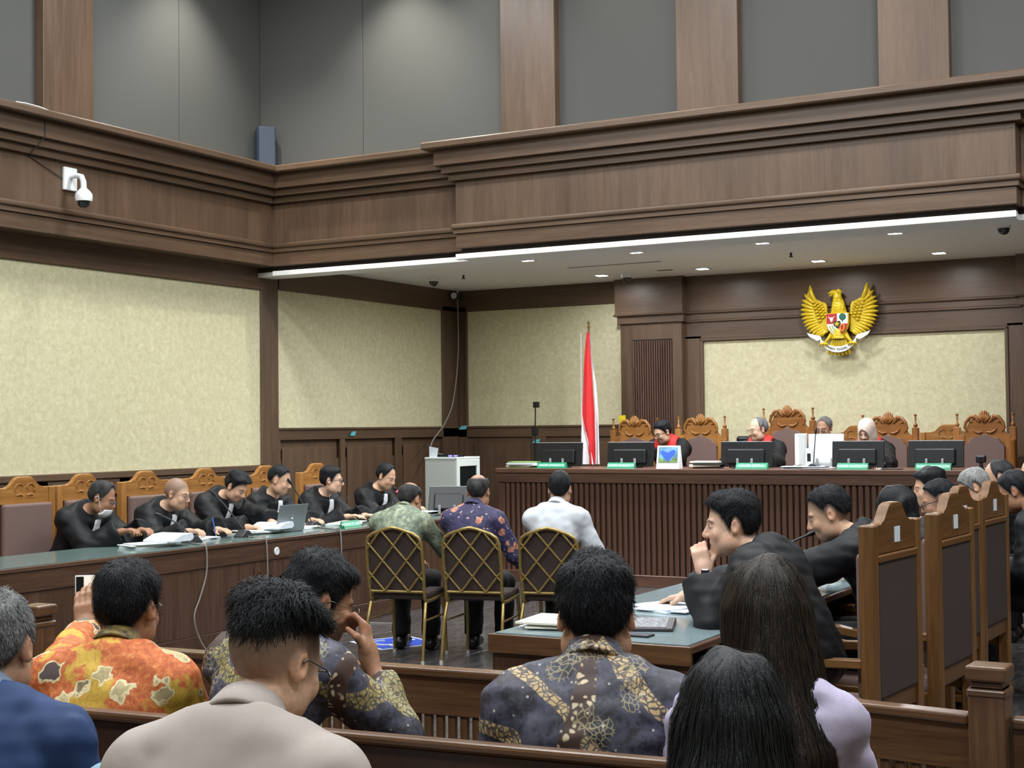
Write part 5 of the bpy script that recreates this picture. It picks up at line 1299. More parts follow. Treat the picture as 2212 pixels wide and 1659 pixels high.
gooseneck('thin microphone before the white screen on the bench', -4.26, 13.82, 1.21, (-4.24, 13.84, 1.56), 0, 'microphones on the bench')
def mic_cable(label, pts): tag(tube('desk_cable', smooth_path(pts), .0055, MATS['grey_cable'], None, 6), label, 'cable', 'cables hanging from the prosecution desk')
mic_cable('grey cable hanging down the desk front below the first microphone', [(-7.4, 8.4, .806), (-7.24, 8.32, .808), (-7.184, 8.32, .79), (-7.18, 8.318, .6), (-7.182, 8.25, .43), (-7.182, 8.185, .3), (-7.18, 8.22, .16), (-7.16, 8.30, .03), (-7.1, 8.4, .008)])
mic_cable('grey cable hanging down the desk front beside the cable grommet', [(-7.42, 9.1, .806), (-7.24, 9.03, .808), (-7.184, 9.025, .79), (-7.182, 9.04, .5), (-7.182, 9.04, .15), (-7.16, 9.05, .01)])
mic_cable('grey cable hanging down the desk front below the green tent nameplate', [(-7.5, 10.15, .806), (-7.24, 10.02, .808), (-7.184, 10.015, .79), (-7.182, 10.03, .45), (-7.182, 10.02, .1), (-7.1, 10.2, .01), (-6.7, 10.3, .008)])
mic_cable('black cable loop below the far monitor', [(-7.5, 12.0, .81), (-7.24, 11.9, .83), (-7.18, 11.9, .78), (-7.18, 11.93, .5), (-7.18, 11.9, .2)])
# laptop of the prosecutors
t = thing('laptop', 'open silver laptop seen from behind its lid', 'laptop', (-7.47, 9.69, .8), math.radians(92), 'laptops')
box('keyboard_deck', -.17, .17, 0.0, .24, 0, .014, SILVER, t, .004); R = Matrix.Rotation(math.radians(14), 4, 'X')
R = Matrix.Translation((0, 0, .012)) @ Matrix.Rotation(math.radians(14), 4, 'X')
box('lid', -.17, .17, -.006, .0, 0, .225, SILVER, t, .003, 2, R); box('display', -.16, .16, .0, .001, .012, .215, emit('laptop_glow', (.7, .75, .8, 1), .6), t, 0, 1, R)
lathe('logo', [(.002, -.0075), (.014, -.0075), (.014, -.0065), (.002, -.0065)], WP, t, 14, (0, -.026, .122), 'y'); lathe('logo_leaf', [(.001, -.0075), (.004, -.0075), (.004, -.0065), (.001, -.0065)], WP, t, 10, (.003, -.031, .141), 'y')
t.rotation_euler = (0, 0, math.radians(84))
for i, (x, y, rz, wd, n) in enumerate(((-7.5, 8.02, 80, 'before the masked prosecutor', 5), (-7.66, 8.78, 95, 'under the writing hand of the shaven-headed prosecutor', 3), (-7.62, 9.42, 84, 'before the prosecutor with bowed head', 4),
        (-7.66, 10.05, 90, 'behind the silver laptop', 3), (-7.55, 10.62, 96, 'between the laptop and the green tent nameplate', 4), (-7.62, 11.25, 86, 'before the prosecutor in thick black spectacles', 4), (-7.66, 11.95, 92, 'at the monitor end of the prosecution desk', 5))):
    papers('loose white papers ' + wd, x, y, .8, .30, .22, n, rz, 'papers on the prosecution desk', (PAPER, PAPER2), 20+i, .007)
def booklet(label, x, y, z, rz):
    t = thing('booklet', label, 'document', (x, y, z), math.radians(rz), 'thick folded documents')
    bm = bmesh.new(); pr = [(-.11, 0), (.10, 0), (.125, .012), (.13, .03), (.12, .05), (.10, .056), (.0, .05), (-.11, .012)]; bm_prism(bm, pr, -.14, .14, 'xz', .002); bm_obj('pages', bm, PAPER, t)
booklet('thick folded document before the masked prosecutor', -7.45, 8.2, .835, 92); booklet('thick folded document under the hand of the prosecutor with bowed head', -7.55, 9.55, .835, 95)
t = thing('pen', 'blue pen in the hand of the shaven-headed prosecutor', 'pen', (-7.60, 8.92, .86)); tube('barrel', [(0, 0, -.035), (-.02, -.02, .10)], .005, plain('pen_blue', srgb(60, 110, 190), .3), t, 8); tube('nib', [(.003, .003, -.05), (0, 0, -.035)], [.001, .005], WP, t, 8)
monitor('black monitor leaning back at the end of the prosecution desk', -.2, .2, 0, 0, .3, 0, 26, 0, True, 'monitor of the prosecution desk').location = (-7.42, 12.14, .8)
t = bpy.data.objects['monitor.006']; t.rotation_euler = (0, 0, math.radians(22))
# tripod with a phone
t = thing('tripod', 'black tripod carrying a small camera by the alcove panelling', 'tripod', (-8.07, 15.2, 0))
tube('column', [(0, 0, .5), (0, 0, 1.45)], .016, BP, t); tube('extension', [(0, 0, 1.4), (.01, 0, 1.88)], .008, BP, t); box('clamp', -.035, .035, -.025, .025, 1.55, 1.66, BP, t, .006); box('camera', -.015, .06, -.02, .02, 1.88, 1.95, BP, t, .006)
for a in range(3): an = a*2.094+.4; tube('leg', [(0, 0, .6), (.32*math.cos(an), .32*math.sin(an), .01)], .011, BP, t)
# flag
t = thing('flag', 'red and white flag hanging from a pole behind the bench', 'flag', (-7.2, 14.9, DAIS))
tube('pole', [(0, 0, .04), (0, 0, 2.38)], .012, plain('flag_pole', srgb(120, 90, 60), .35), t, 10); lathe('pole_finial', [(.012, 2.37), (.02, 2.39), (.008, 2.41), (.018, 2.43), (.002, 2.46)], MATS['gold_tube'], t, 12)
lathe('stand', [(.16, 0), (.16, .02), (.04, .05), (.025, .1)], TWZ, t, 20)
FR, FWt = cloth_mat('flag_red', (.62, .03, .035, 1), .6), cloth_mat('flag_white', (.78, .78, .8, 1), .6)
def fold(name, left, right, ylo, mat, phase, depth=.02):
    zs = np.linspace(0, 1, 14); V = []; nx = 9
    for iz, u in enumerate(zs):
        xl = np.interp(u, *zip(*[(b, a) for a, b in left])); xr = np.interp(u, *zip(*[(b, a) for a, b in right])); z = 2.32-1.5*u
        for ix in range(nx):
            v = ix/(nx-1); V.append((xl+(xr-xl)*v, ylo+depth*math.sin(v*9+phase+u*1.5)*(.3+u), z))
    for iz, u in enumerate(zs):
        xl = np.interp(u, *zip(*[(b, a) for a, b in left])); xr = np.interp(u, *zip(*[(b, a) for a, b in right])); z = 2.32-1.5*u
        for ix in range(nx):
            v = ix/(nx-1); V.append((xl+(xr-xl)*v, ylo+.006+depth*math.sin(v*9+phase+u*1.5)*(.3+u), z))
    F = []; n = 14*nx
    for iz in range(13):
        for ix in range(nx-1):
            a = iz*nx+ix; F.append((a, a+1, a+nx+1, a+nx)); F.append((n+a, n+a+nx, n+a+nx+1, n+a+1))
    for iz in range(13):
        a = iz*nx; F.append((a, a+nx, n+a+nx, n+a)); a += nx-1; F.append((a, n+a, n+a+nx, a+nx))
    return mesh_obj(name, V, F, mat, t, True)
fold('red_field', [(-.012, 0), (-.05, .2), (-.075, .5), (-.09, .68), (-.04, .8), (.0, 1.0)], [(.02, 0), (.045, .3), (.075, .6), (.085, .8), (.09, 1.0)], -.03, FR, 0)
fold('white_field', [(-.09, .0), (-.09, .69), (-.105, .72), (-.115, .85), (-.11, 1.0)], [(-.088, 0), (-.088, .64), (-.03, .76), (.03, .9), (.06, 1.0)], -.022, FWt, 1.0)
fold('white_field', [(.0, 0), (.02, .25), (.05, .4), (.06, 1.0)], [(.012, 0), (.045, .25), (.085, .4), (.105, .6), (.11, 1.0)], .015, FWt, 2.0)
t = thing('gilt_ornament', 'small bright yellow pennant tip beside the first ornate judge chair', 'ornament', (-7.06, 15.5, DAIS)); tube('rod', [(0, 0, 0), (0, 0, 1.32)], .008, MATS['gold_tube'], t); prism('pennant', [(-.04, 1.27), (.04, 1.30), (.03, 1.38), (-.05, 1.37)], -.012, .012, plain('bright_yellow', srgb(214, 190, 30), .5), t)
t = thing('webcam', 'small black webcam on the bench end by the empty judge chair', 'webcam', (-2.69, 13.9, 1.21)); lathe('base', [(.05, 0), (.05, .012), (.02, .02), (.015, .06)], BP, t, 16); box('head', -.045, .045, -.03, .03, .06, .13, BP, t, .015, 3); lathe('lens', [(.002, -.034), (.016, -.034), (.018, -.028)], MATS['smoked_dome'], t, 14, (0, 0, .095), 'y')
papers('white tissue by the small webcam', -2.6, 13.9, 1.21, .09, .08, 3, 20, 'papers on the bench', (PAPER,), 31, .012)
# counsel desk
papers('spread white papers at the near corner of the counsel desk', -2.78, 5.55, .8, .34, .30, 4, 8, 'papers on the counsel desk', (PAPER, PAPER2), 41, .007)
papers('white papers beyond the dark laptop', -2.62, 6.25, .8, .28, .24, 3, -12, 'papers on the counsel desk', (PAPER,), 42, .005)
t = thing('laptop', 'open dark laptop with a pale screen on the counsel desk', 'laptop', (-2.49, 5.68, .8), math.radians(-70), 'laptops')
DKS = plain('laptop_dark', srgb(58, 52, 56), .4)
box('keyboard_deck', -.17, .17, -.12, .12, 0, .016, DKS, t, .004); box('keys', -.15, .15, -.05, .09, .016, .018, plain('key_grey', srgb(120, 122, 126), .5, noise=.5, nscale=90), t, 0)
R = Matrix.Translation((0, -.12, .014)) @ Matrix.Rotation(math.radians(22), 4, 'X'); box('lid', -.17, .17, -.006, 0, 0, .22, DKS, t, .003, 2, R); box('display', -.16, .16, 0, .001, .012, .21, emit('laptop_page', (.82, .84, .9, 1), .55), t, 0, 1, R)
t = thing('mobile_phone', 'black phone lying on the counsel desk edge', 'phone', (-2.42, 5.40, .8), math.radians(-2), 'phones'); box('case', -.075, .075, -.036, .036, 0, .009, BP, t, .004, 2); box('screen', -.068, .068, -.032, .032, .009, .0095, MATS['screen_off'], t, 0)
t = thing('ring_binder', 'bright red folder on the counsel desk', 'folder', (-2.72, 8.75, .8), math.radians(12)); REDP = plain('red_cover', srgb(206, 40, 34), .45)
box('cover', -.16, .16, -.2, .2, 0, .006, REDP, t, .001); box('pages', -.15, .15, -.19, .19, .006, .045, PAPER, t, .001); box('cover', -.16, .16, -.2, .2, .045, .051, REDP, t, .001); box('spine', -.164, -.158, -.2, .2, 0, .051, REDP, t, .001)
papers('white papers under the red folder end', -2.5, 8.35, .8, .3, .22, 3, 8, 'papers on the counsel desk', (PAPER,), 44, .008)

# ------------------------------------------------------------------ gilded emblem on the back wall
t = thing('garuda_emblem', 'golden eagle coat of arms with a shield and a white ribbon', 'emblem', (-4.58, YB-.105, 2.79))
GY = plain('emblem_gold', srgb(206, 176, 28), .38, .15, noise=.06, nscale=60)
S_ = .000635*1.02
ec = lambda x, y: ((x-985)*S_, (830-y)*S_)
tips = [(1490, 175), (1590, 320), (1635, 420), (1655, 500), (1668, 590), (1668, 680), (1652, 760), (1628, 830), (1600, 890), (1565, 945), (1520, 1000), (1470, 1045), (1415, 1085), (1360, 1105), (1300, 1085)]
roots = [(1400, 470), (1425, 500), (1440, 540), (1440, 590), (1435, 640), (1425, 690), (1410, 735), (1390, 780), (1365, 820), (1340, 860), (1310, 895), (1280, 930), (1255, 960), (1235, 985), (1220, 1000)]
for s in (-1, 1):
    for i, (tp, rt_) in enumerate(zip(tips, roots)):
        a, b = ec(*rt_), ec(*tp); bend = .012 if i == 0 else .006
        m = ((a[0]+b[0])/2+bend, (a[1]+b[1])/2+bend*.3)
        r = .021 if i else .026
        tube('feather', [(s*a[0], -.0, a[1]), (s*(a[0]*.5+m[0]*.5), -.012, a[1]*.5+m[1]*.5), (s*m[0], -.016, m[1]), (s*(m[0]*.4+b[0]*.6), -.012, m[1]*.4+b[1]*.6), (s*b[0], 0, b[1])], [r*.9, r, r, r*.8, .003], GY, t, 8)
    W = [(1190, 560), (1215, 500), (1300, 470), (1400, 430), (1470, 340), (1510, 250), (1560, 400), (1590, 520), (1590, 640), (1560, 760), (1500, 880), (1410, 990), (1300, 1050), (1215, 1030), (1170, 1000), (1180, 800)]
    bm = bmesh.new(); bm_prism(bm, [(s*ec(*p)[0], ec(*p)[1]) for p in W], -.015, .03, 'xz', .006); bm_obj('wing', bm, GY, t)
    bm = bmesh.new()
    for rr in range(3):
        for i in range(7-rr):
            u = i/6; x = 1390-rr*62-u*120*(1 if rr else .9); y = 470+rr*22+u*(330-rr*30); a = ec(x, y); bm_tube(bm, [(s*a[0], -.018, a[1]), (s*(a[0]+.022), -.03, a[1]-.008), (s*(a[0]+.042), -.02, a[1]-.02)], [.012, .015, .004], 8)
    o = bm_obj('covert', bm, GY, t, True); o['kind'] = 'stuff'
    tube('leg', [(s*.07, -.02, -.13), (s*.11, -.04, -.19), (s*.15, -.045, -.235)], [.03, .022, .014], GY, t, 10)
    bm = bmesh.new()
    for j in range(4): bm_tube(bm, [(s*.15, -.05, -.235), (s*(.12+.028*j), -.062, -.25), (s*(.11+.032*j), -.05, -.285)], [.012, .011, .005], 8)
    bm_obj('claw', bm, GY, t, True)
f = Field(V3(-.2, -.14, -.2), V3(.2, .06, .42), .009)
f.ell((0, -.01, .02), (.105, .05, .16)); f.ell((.0, -.02, .17), (.075, .05, .1), None, .04); f.ell((-.005, -.03, .27), (.048, .045, .06), None, .03); f.ell((-.03, -.035, .325), (.05, .035, .03), None, .02)
f.cap((-.07, -.04, .325), (-.115, -.04, .315), .02, .006, .012); f.cap((-.06, -.04, .30), (-.1, -.04, .288), .012, .005, .008)
f.cap((.01, -.03, .34), (.05, -.03, .325), .022, .008, .015); f.cap((-.05, -.035, .345), (-.055, -.035, .375), .008, .003, .006)
f.cap((0, -.01, -.12), (0, -.01, -.25), .08, .095, .03)
n_ = Noise(5, 160, 10); X_, Y_, Z_ = f.grid(); f.D = (f.D+.0035*n_(X_, Y_, Z_)).astype(np.float32)
Vb, Qb = f.mesh(1); np_obj('eagle_body', Vb, Qb, GY, t)
for i in range(7):
    a = (i-3)*.035; tube('tail_feather', [(a*.6, -.01, -.2), (a*1.0, -.015, -.30), (a*1.15, -.012, -.385+abs(i-3)*.006)], [.02, .024, .012], GY, t, 8)
SHR, SHW, SHB = plain('shield_red', srgb(168, 34, 34), .4), plain('shield_white', srgb(226, 230, 226), .4), plain('shield_black', srgb(24, 26, 28), .4)
sh = [(-.128, .092), (.128, .092), (.128, -.03), (.11, -.09), (.06, -.145), (0, -.178), (-.06, -.145), (-.11, -.09), (-.128, -.03)]
prism('shield', sh, -.075, -.03, GY, t, 'xz', .004)
q = .118
for nm, pts, m in (('red_quarter', [(-q, .084), (0, .084), (0, -.03), (-q, -.03)], SHR), ('white_quarter', [(0, .084), (q, .084), (q, -.03), (0, -.03)], SHW), ('white_quarter', [(-q, -.03), (0, -.03), (0, -.168), (-.055, -.138), (-.102, -.085)], SHW), ('red_quarter', [(0, -.03), (q, -.03), (.102, -.085), (.055, -.138), (0, -.168)], SHR)):
    prism(nm, pts, -.080, -.075, m, t, 'xz')
prism('black_escutcheon', [(-.038, .0), (.038, .0), (.038, -.05), (0, -.08), (-.038, -.05)], -.085, -.08, SHB, t, 'xz')
star = [(.034*(1 if i % 2 == 0 else .42)*math.sin(i*math.pi/5), -.032+.034*(1 if i % 2 == 0 else .42)*math.cos(i*math.pi/5)) for i in range(10)]; prism('star', star, -.09, -.085, GY, t, 'xz')
TG = plain('tree_green', srgb(20, 92, 70), .5)
lathe('tree_crown', [(.006, -.088), (.034, -.086), (.04, -.08)], TG, t, 14, (.062, 0, .046), 'y'); prism('tree_trunk', [(.056, -.012), (.068, -.012), (.066, .03), (.058, .03)], -.084, -.08, TG, t, 'xz')
bm = bmesh.new()
for (a, b, r1) in ((-.062, .022, .022), (-.062, .002, .014)): bm_lathe(bm, [(.004, -.088), (r1*.8, -.087), (r1, -.08)], 12, (a, 0, b), 'y')
for s in (-1, 1): bm_tube(bm, [(-.062+s*.015, -.084, .03), (-.062+s*.036, -.084, .05)], [.008, .003], 6)
bm_obj('bull_head', bm, SHW, t, True)
tube('chain', [(.058+.022*math.cos(a), -.084, -.075+.036*math.sin(a)) for a in np.linspace(0, 2*math.pi, 14, endpoint=False)], .008, plain('chain_gold', srgb(222, 142, 60), .4), t, 6, True)
tube('rice_ear', [(-.085, -.083, -.05), (-.07, -.083, -.09), (-.035, -.083, -.135)], [.009, .008, .004], plain('rice_yellow', srgb(196, 184, 90), .5), t, 6); tube('cotton_sprig', [(-.055, -.083, -.045), (-.045, -.083, -.08), (-.02, -.083, -.12)], [.008, .008, .004], plain('cotton_green', srgb(150, 180, 150), .5), t, 6)
# ribbon with the motto
bm = bmesh.new(); n = 24; rows = []
for i in range(n+1):
    a = math.radians(-52+104*i/n); rows.append([bm.verts.new((.27*math.sin(a)*.95, y, -.06-.27*math.cos(a)*1.0+.02 if False else -.035-r*math.cos(a))) for r, y in ((.245, -.055), (.312, -.055), (.312, -.045), (.245, -.045))])
for i in range(n):
    for j in range(4): bm.faces.new((rows[i][j], rows[i][(j+1) % 4], rows[i+1][(j+1) % 4], rows[i+1][j]))
bm.faces.new(rows[0]); bm.faces.new(rows[-1][::-1]); bm_obj('ribbon', bm, SHW, t)
for s in (-1, 1): prism('ribbon_tail', [(s*.19, -.19), (s*.24, -.21), (s*.33, -.16), (s*.36, -.115), (s*.31, -.13), (s*.27, -.14), (s*.21, -.155)], -.045, -.035, SHW, t, 'xz')
msg = 'BHINNEKA TUNGGAL IKA'
for i, ch in enumerate(msg):
    if ch == ' ': continue
    a = math.radians(-40+80*(i+.5)/len(msg)); M = Matrix.Translation((.257*math.sin(a), -.0562, -.035-.279*math.cos(a))) @ Matrix.Rotation(-a, 4, 'Y') @ Matrix.Rotation(math.pi/2, 4, 'X')
    text_mesh('motto_letter', ch, .036, SHB, t, M, .0006, True)

# ------------------------------------------------------------------ people
def place(head, rz, floor=0.0, rh=None, lh=None, **kw):
    """pose a seated figure so that the head centre is at a world position; hand targets in world coordinates"""
    k = skeleton(**kw); c, s = math.cos(rz*D2R), math.sin(rz*D2R)
    lx, ly = head[0]-(c*k.hc[0]-s*k.hc[1]), head[1]-(s*k.hc[0]+c*k.hc[1]); dz = head[2]-floor-k.hc[2]
    def loc(p):
        if p is None: return None
        x, y = p[0]-lx, p[1]-ly; return (c*x+s*y, -s*x+c*y, p[2]-floor)
    k = skeleton(seat=.45+dz, rh=loc(rh), lh=loc(lh), **kw)
    return (lx, ly, floor), rz, k
STY = lambda **k: dict(dict(top=.018, side=.007, back=.009), **k)
RB = dict(kind='robe', mat=ROBE)
def who(label, plc, skin, hair, hc, wear, **kw):
    loc, rz, k = plc; return person('person', label, loc, rz, k, skin, hair, hc, wear, **kw)
GP = 'prosecutors in black robes'
# prosecutors, facing into the room
who('prosecutor in black robe with a white face mask under the chin', place((-7.98, 8.07, 1.15), -90, lean=22, curve=14, neck=14, hy=26, hp=22, rh=(-7.80, 8.07, .90), lh=(-7.74, 8.22, .90), rcurl=.9, lcurl=.9), 'tan', STY(top=.014, line=ZL_HIGH), 'salt', RB, mask=True, bib=True, seed=11, group=GP, glasses='wire')
who('shaven-headed prosecutor in black robe and wire spectacles writing', place((-7.95, 8.86, 1.145), -90, lean=20, curve=12, neck=14, hy=14, hp=14, rh=(-7.72, 8.72, .86), lh=(-7.64, 8.98, .86), rcurl=1.0, big=1.03, fat=.012), 'light', None, 'salt', RB, bib=True, seed=12, shaven=.55, group=GP, glasses='wire')
who('prosecutor in black robe reading with bowed head and thick dark hair', place((-7.93, 9.56, 1.175), -90, lean=20, curve=14, neck=22, hy=8, hp=34, rh=(-7.7, 9.42, .85), lh=(-7.60, 9.62, .88)), 'light', STY(top=.026, side=.010, front=.008), 'black', RB, bib=True, seed=13, group=GP)
who('prosecutor in black robe looking down at the silver laptop', place((-7.97, 10.2, 1.205), -90, lean=12, curve=10, neck=10, hy=22, hp=18, rh=(-7.75, 10.02, .85), lh=(-7.7, 10.3, .85), big=1.02, fat=.006), 'light', STY(top=.010, side=.004, line=ZL_CREW), 'black', RB, bib=True, seed=14, group=GP)
who('prosecutor in black robe and thick black spectacles with side parting', place((-7.95, 10.95, 1.175), -90, lean=14, curve=10, neck=12, hy=26, hp=4, rh=(-7.72, 10.85, .85), lh=(-7.66, 11.05, .85), fat=.008), 'fair', STY(top=.022, side=.010, tilt=.006), 'black', RB, bib=True, glasses='black', seed=15, group=GP)
who('prosecutor in black robe with high forehead holding a document', place((-7.95, 11.85, 1.18), -90, lean=14, curve=10, neck=14, hy=2, hp=24, rh=(-7.72, 11.72, .87), lh=(-7.7, 11.95, .87), fat=.006), 'light', STY(top=.010, side=.005, line=ZL_HIGH), 'black', RB, bib=True, seed=16, group=GP)
# defendants, backs to the gallery
GD = 'defendants on gilt chairs'
who('seated defendant in a sage green batik shirt, thinning crown', place((-5.88, 9.08, 1.12), 11, lean=16, curve=16, neck=16, hy=-12, hp=24, rh=(-5.6, 9.35, .62), lh=(-5.98, 9.4, .6)), 'mid', STY(top=.008, side=.006, bald=(0, -.03, .125, .05)), 'salt', dict(kind='shirt', mat=BGREEN, collar=BGREEN, hem=.42), seed=21, group=GD)
who('seated defendant in a navy floral batik shirt with a bald crown', place((-5.36, 9.20, 1.18), 11, lean=10, curve=10, neck=10, hy=8, hp=10, rh=(-5.1, 9.45, .62), lh=(-5.5, 9.5, .6), w=1.05, fat=.012, tall=1.02), 'mid', STY(top=.010, side=.008, bald=(0, -.035, .13, .058)), 'salt', dict(kind='shirt', mat=BFLORAL, collar=BFLORAL, hem=.40), seed=22, group=GD)
who('seated defendant in a plain white shirt with short black hair', place((-4.76, 9.34, 1.20), 11, lean=8, curve=10, neck=8, hy=8, hp=4, rh=(-4.5, 9.58, .62), lh=(-4.95, 9.62, .6), w=1.04, tall=1.02), 'light', STY(top=.014, side=.009, back=.010), 'black', dict(kind='shirt', mat=WHITE_SHIRT, collar=WHITE_SHIRT, wr=.0065), seed=23, group=GD)
# judges
GJ = 'judges at the bench'
JR = dict(kind='robe', mat=ROBE, red=True)
who('judge in red and black robe and black spectacles reading', place((-6.2, 14.66, 1.575), 180, DAIS, lean=16, curve=12, neck=14, hy=-34, hp=22, rh=(-6.35, 14.3, 1.25), lh=(-6.0, 14.3, 1.25)), 'light', STY(top=.02, side=.009), 'black', JR, glasses='black', bib=True, seed=31, group=GJ)
who('balding presiding judge in red and black robe and spectacles', place((-5.12, 14.68, 1.595), 180, DAIS, lean=10, curve=10, neck=8, hy=-40, hp=10, rh=(-5.3, 14.3, 1.25), lh=(-4.9, 14.3, 1.25), fat=.012, big=1.03), 'fair', STY(top=.008, side=.008, line=ZL_BALD), 'grey', JR, glasses='wire', seed=32, group=GJ)
def hijab(root, k):
    f = Field(np.minimum(k.hc, k.NB)-.3, np.maximum(k.hc, k.NB)+.2, .009)
    head_prims(f, k.T, k.big, False, False, grow=.016); f.cap(k.hc+k.Rh@V3(0, -.03, -.05), k.NB+k.B@V3(0, .03, -.02), .085, .10, .04); f.ell(k.NB+k.B@V3(0, .03, -.06), V3(.17, .13, .09), k.B, .05)
    q = k.hc+k.Rh@V3(0, .12, -.028); f.ell(q, V3(.058, .09, .088), k.Rh, .008, True)
    X, Y, Z = f.grid(); nn = Noise(7, 60, 8, (1, 1, .4)); f.D = (f.D+.004*nn(X, Y, Z)).astype(np.float32)
    V, Q = f.mesh(1); np_obj('hijab', V, Q, HIJAB, root)
who('judge wearing a beige hijab and black robe with red trim', place((-3.96, 14.66, 1.565), 180, DAIS, lean=14, curve=10, neck=10, hy=-6, hp=24, rh=(-4.1, 14.3, 1.25), lh=(-3.72, 14.3, 1.25), big=.97, w=.92), 'fair', None, 'black', JR, seed=33, group=GJ, hijab=True, long_hair=hijab, ears=False)
who('clerk with thin grey hair half hidden behind the white screen', place((-4.62, 15.4, 1.60), 180, DAIS, lean=6, curve=6, hy=-10, hp=14), 'mid', STY(top=.006, side=.005, line=ZL_HIGH), 'grey', dict(kind='jacket', mat=ROBE), glasses='wire', seed=34)
# counsel
GC = 'defence counsel in black robes'
r1, _ = who('counsel in black robe resting chin on fist with a wristwatch', place((-2.22, 6.00, 1.215), 90, lean=18, curve=14, neck=12, hy=22, hp=6, lh=(-2.31, 5.90, 1.02), lel=(-.2, .5, -1), ldir=(.12, .30, .95), lback=(-.9, -.3, .3), lcurl=1.25, rh=(-2.55, 6.3, .86), rcurl=.5, fat=.024, w=1.12, big=1.10), 'fair', STY(top=.022, side=.010, back=.012, front=.006, strands=2600, sk=dict(L=.026)), 'black', dict(kind='robe', mat=ROBE, cuff=.80, res=.011), res=.0048, seed=41, group=GC, stub=.004)
who('counsel in black robe with short fade haircut looking down', place((-2.09, 7.02, 1.205), 90, lean=16, curve=14, neck=16, hy=14, hp=22, rh=(-2.5, 7.2, .86), lh=(-2.5, 6.9, .86), w=1.06, big=1.06), 'light', STY(top=.012, side=.004, back=.004, line=ZL_CREW, strands=1500, sk=dict(L=.014)), 'black', dict(kind='robe', mat=ROBE, res=.012), res=.0055, seed=42, group=GC, stub=.025)
def bob(length=.16, width=.10, back=.05, col='long_black', res=.008, ends=None, seed=3, n=0, sk=None, front=.0):
    def fn(root, k):
        lo = k.hc-V3(.22, .24, length+.2); hi = k.hc+V3(.22, .2, .2); f = Field(lo, hi, res)
        head_prims(f, k.T, k.big, False, False, grow=.016); X, Y, Z = f.grid()
        # face opening
        q = k.hc+k.Rh@V3(0, .13, -.05)*k.big; f.ell(q, V3(.062, .10, .12)*k.big, k.Rh, .01, True)
        T = k.T[0]
        for a in np.radians(np.arange(70, 291, 22)):
            s0 = V3(math.sin(a)*.066, math.cos(a)*.085-.012, .01); bw = 1-.25*abs(math.sin(a))
            e = np.array(T(s0*k.big)); dn = e.copy(); dn[2] = k.hc[2]-length*(.8+.2*abs(math.cos(a)))
            Bk = k.B@V3(0, -1, 0); out = max(0, -math.cos(a)); dn[:2] = k.hc[:2]+(e[:2]-k.hc[:2])*(width/.09)+Bk[:2]*back*(.4+.6*out)+np.array(ends or (0, 0))
            md = (e*.5+dn*.5); md[:2] += Bk[:2]*back*.3*out
            f.cap(e, md, .034, .036, .025); f.cap(md, dn, .036, .020, .025)
        nn = Noise(seed, 75, 10, (1, 1, .10)); b = np.abs(f.D) < .05; i = np.where(b); f.D[i] += (.005*nn(f.ax[0][i[0]], f.ax[1][i[1]], f.ax[2][i[2]])).astype(np.float32)
        V, Q = f.mesh(1)
        if n:
            Vs, Qs = flow_strands(V, Q, f, n, seed, k.hc+k.Rh@V3(0, -.03, .12), **(sk or {})); Q = np.concatenate([Q, Qs+len(V)]); V = np.concatenate([V, Vs])
        np_obj('hair', V, Q, HAIR[col], root)
    return fn
who('counsel with sleek dark hair bowed behind the first dark chair', place((-2.02, 8.08, 1.165), 90, lean=10, curve=14, neck=26, hy=10, hp=40, w=.92, rh=(-2.4, 7.95, .86), lh=(-2.4, 7.7, .86)), 'fair', None, 'black', dict(kind='jacket', mat=ROBE), seed=43, group=GC, long_hair=bob(.17, .085, .02, 'long_black'))
who('counsel in spectacles with cropped hair behind the second dark chair', place((-1.96, 8.85, 1.178), 90, lean=10, curve=12, neck=12, hy=14, hp=18), 'mid', STY(top=.012, side=.005, line=ZL_CREW), 'black', RB, glasses='black', seed=44, group=GC, stub=.01)
who('counsel with thick black hair next to the grey-haired counsel', place((-2.19, 9.62, 1.22), 90, lean=16, curve=12, neck=12, hy=20, hp=10), 'light', STY(top=.024, side=.010, mess=.5), 'black', RB, seed=45, group=GC)
who('grey-haired counsel with bowed head by the judges bench end', place((-1.98, 10.0, 1.21), 90, lean=16, curve=12, neck=16, hy=8, hp=30), 'light', STY(top=.014, side=.010), 'silver', RB, seed=46, group=GC)
who('balding counsel near the end of the judges bench', place((-1.93, 10.6, 1.255), 90, lean=14, curve=12, neck=12, hy=8, hp=24), 'light', STY(top=.006, side=.006, line=ZL_BALD), 'salt', RB, seed=47, group=GC)
who('counsel in black robe seated past the fourth dark chair', place((-1.585, 9.19, 1.225), 84, lean=14, curve=12, neck=12, hy=6, hp=24, w=1.05), 'tan', STY(top=.010, side=.006, back=.006), 'black', RB, seed=48, group=GC)
who('bald counsel half cut off beyond the other counsel at the bench end', place((-1.83, 11.45, 1.255), 90, lean=12, curve=10, neck=12, hy=20, hp=10), 'fair', STY(top=.004, side=.004, line=ZL_BALD), 'salt', RB, seed=49, group=GC)
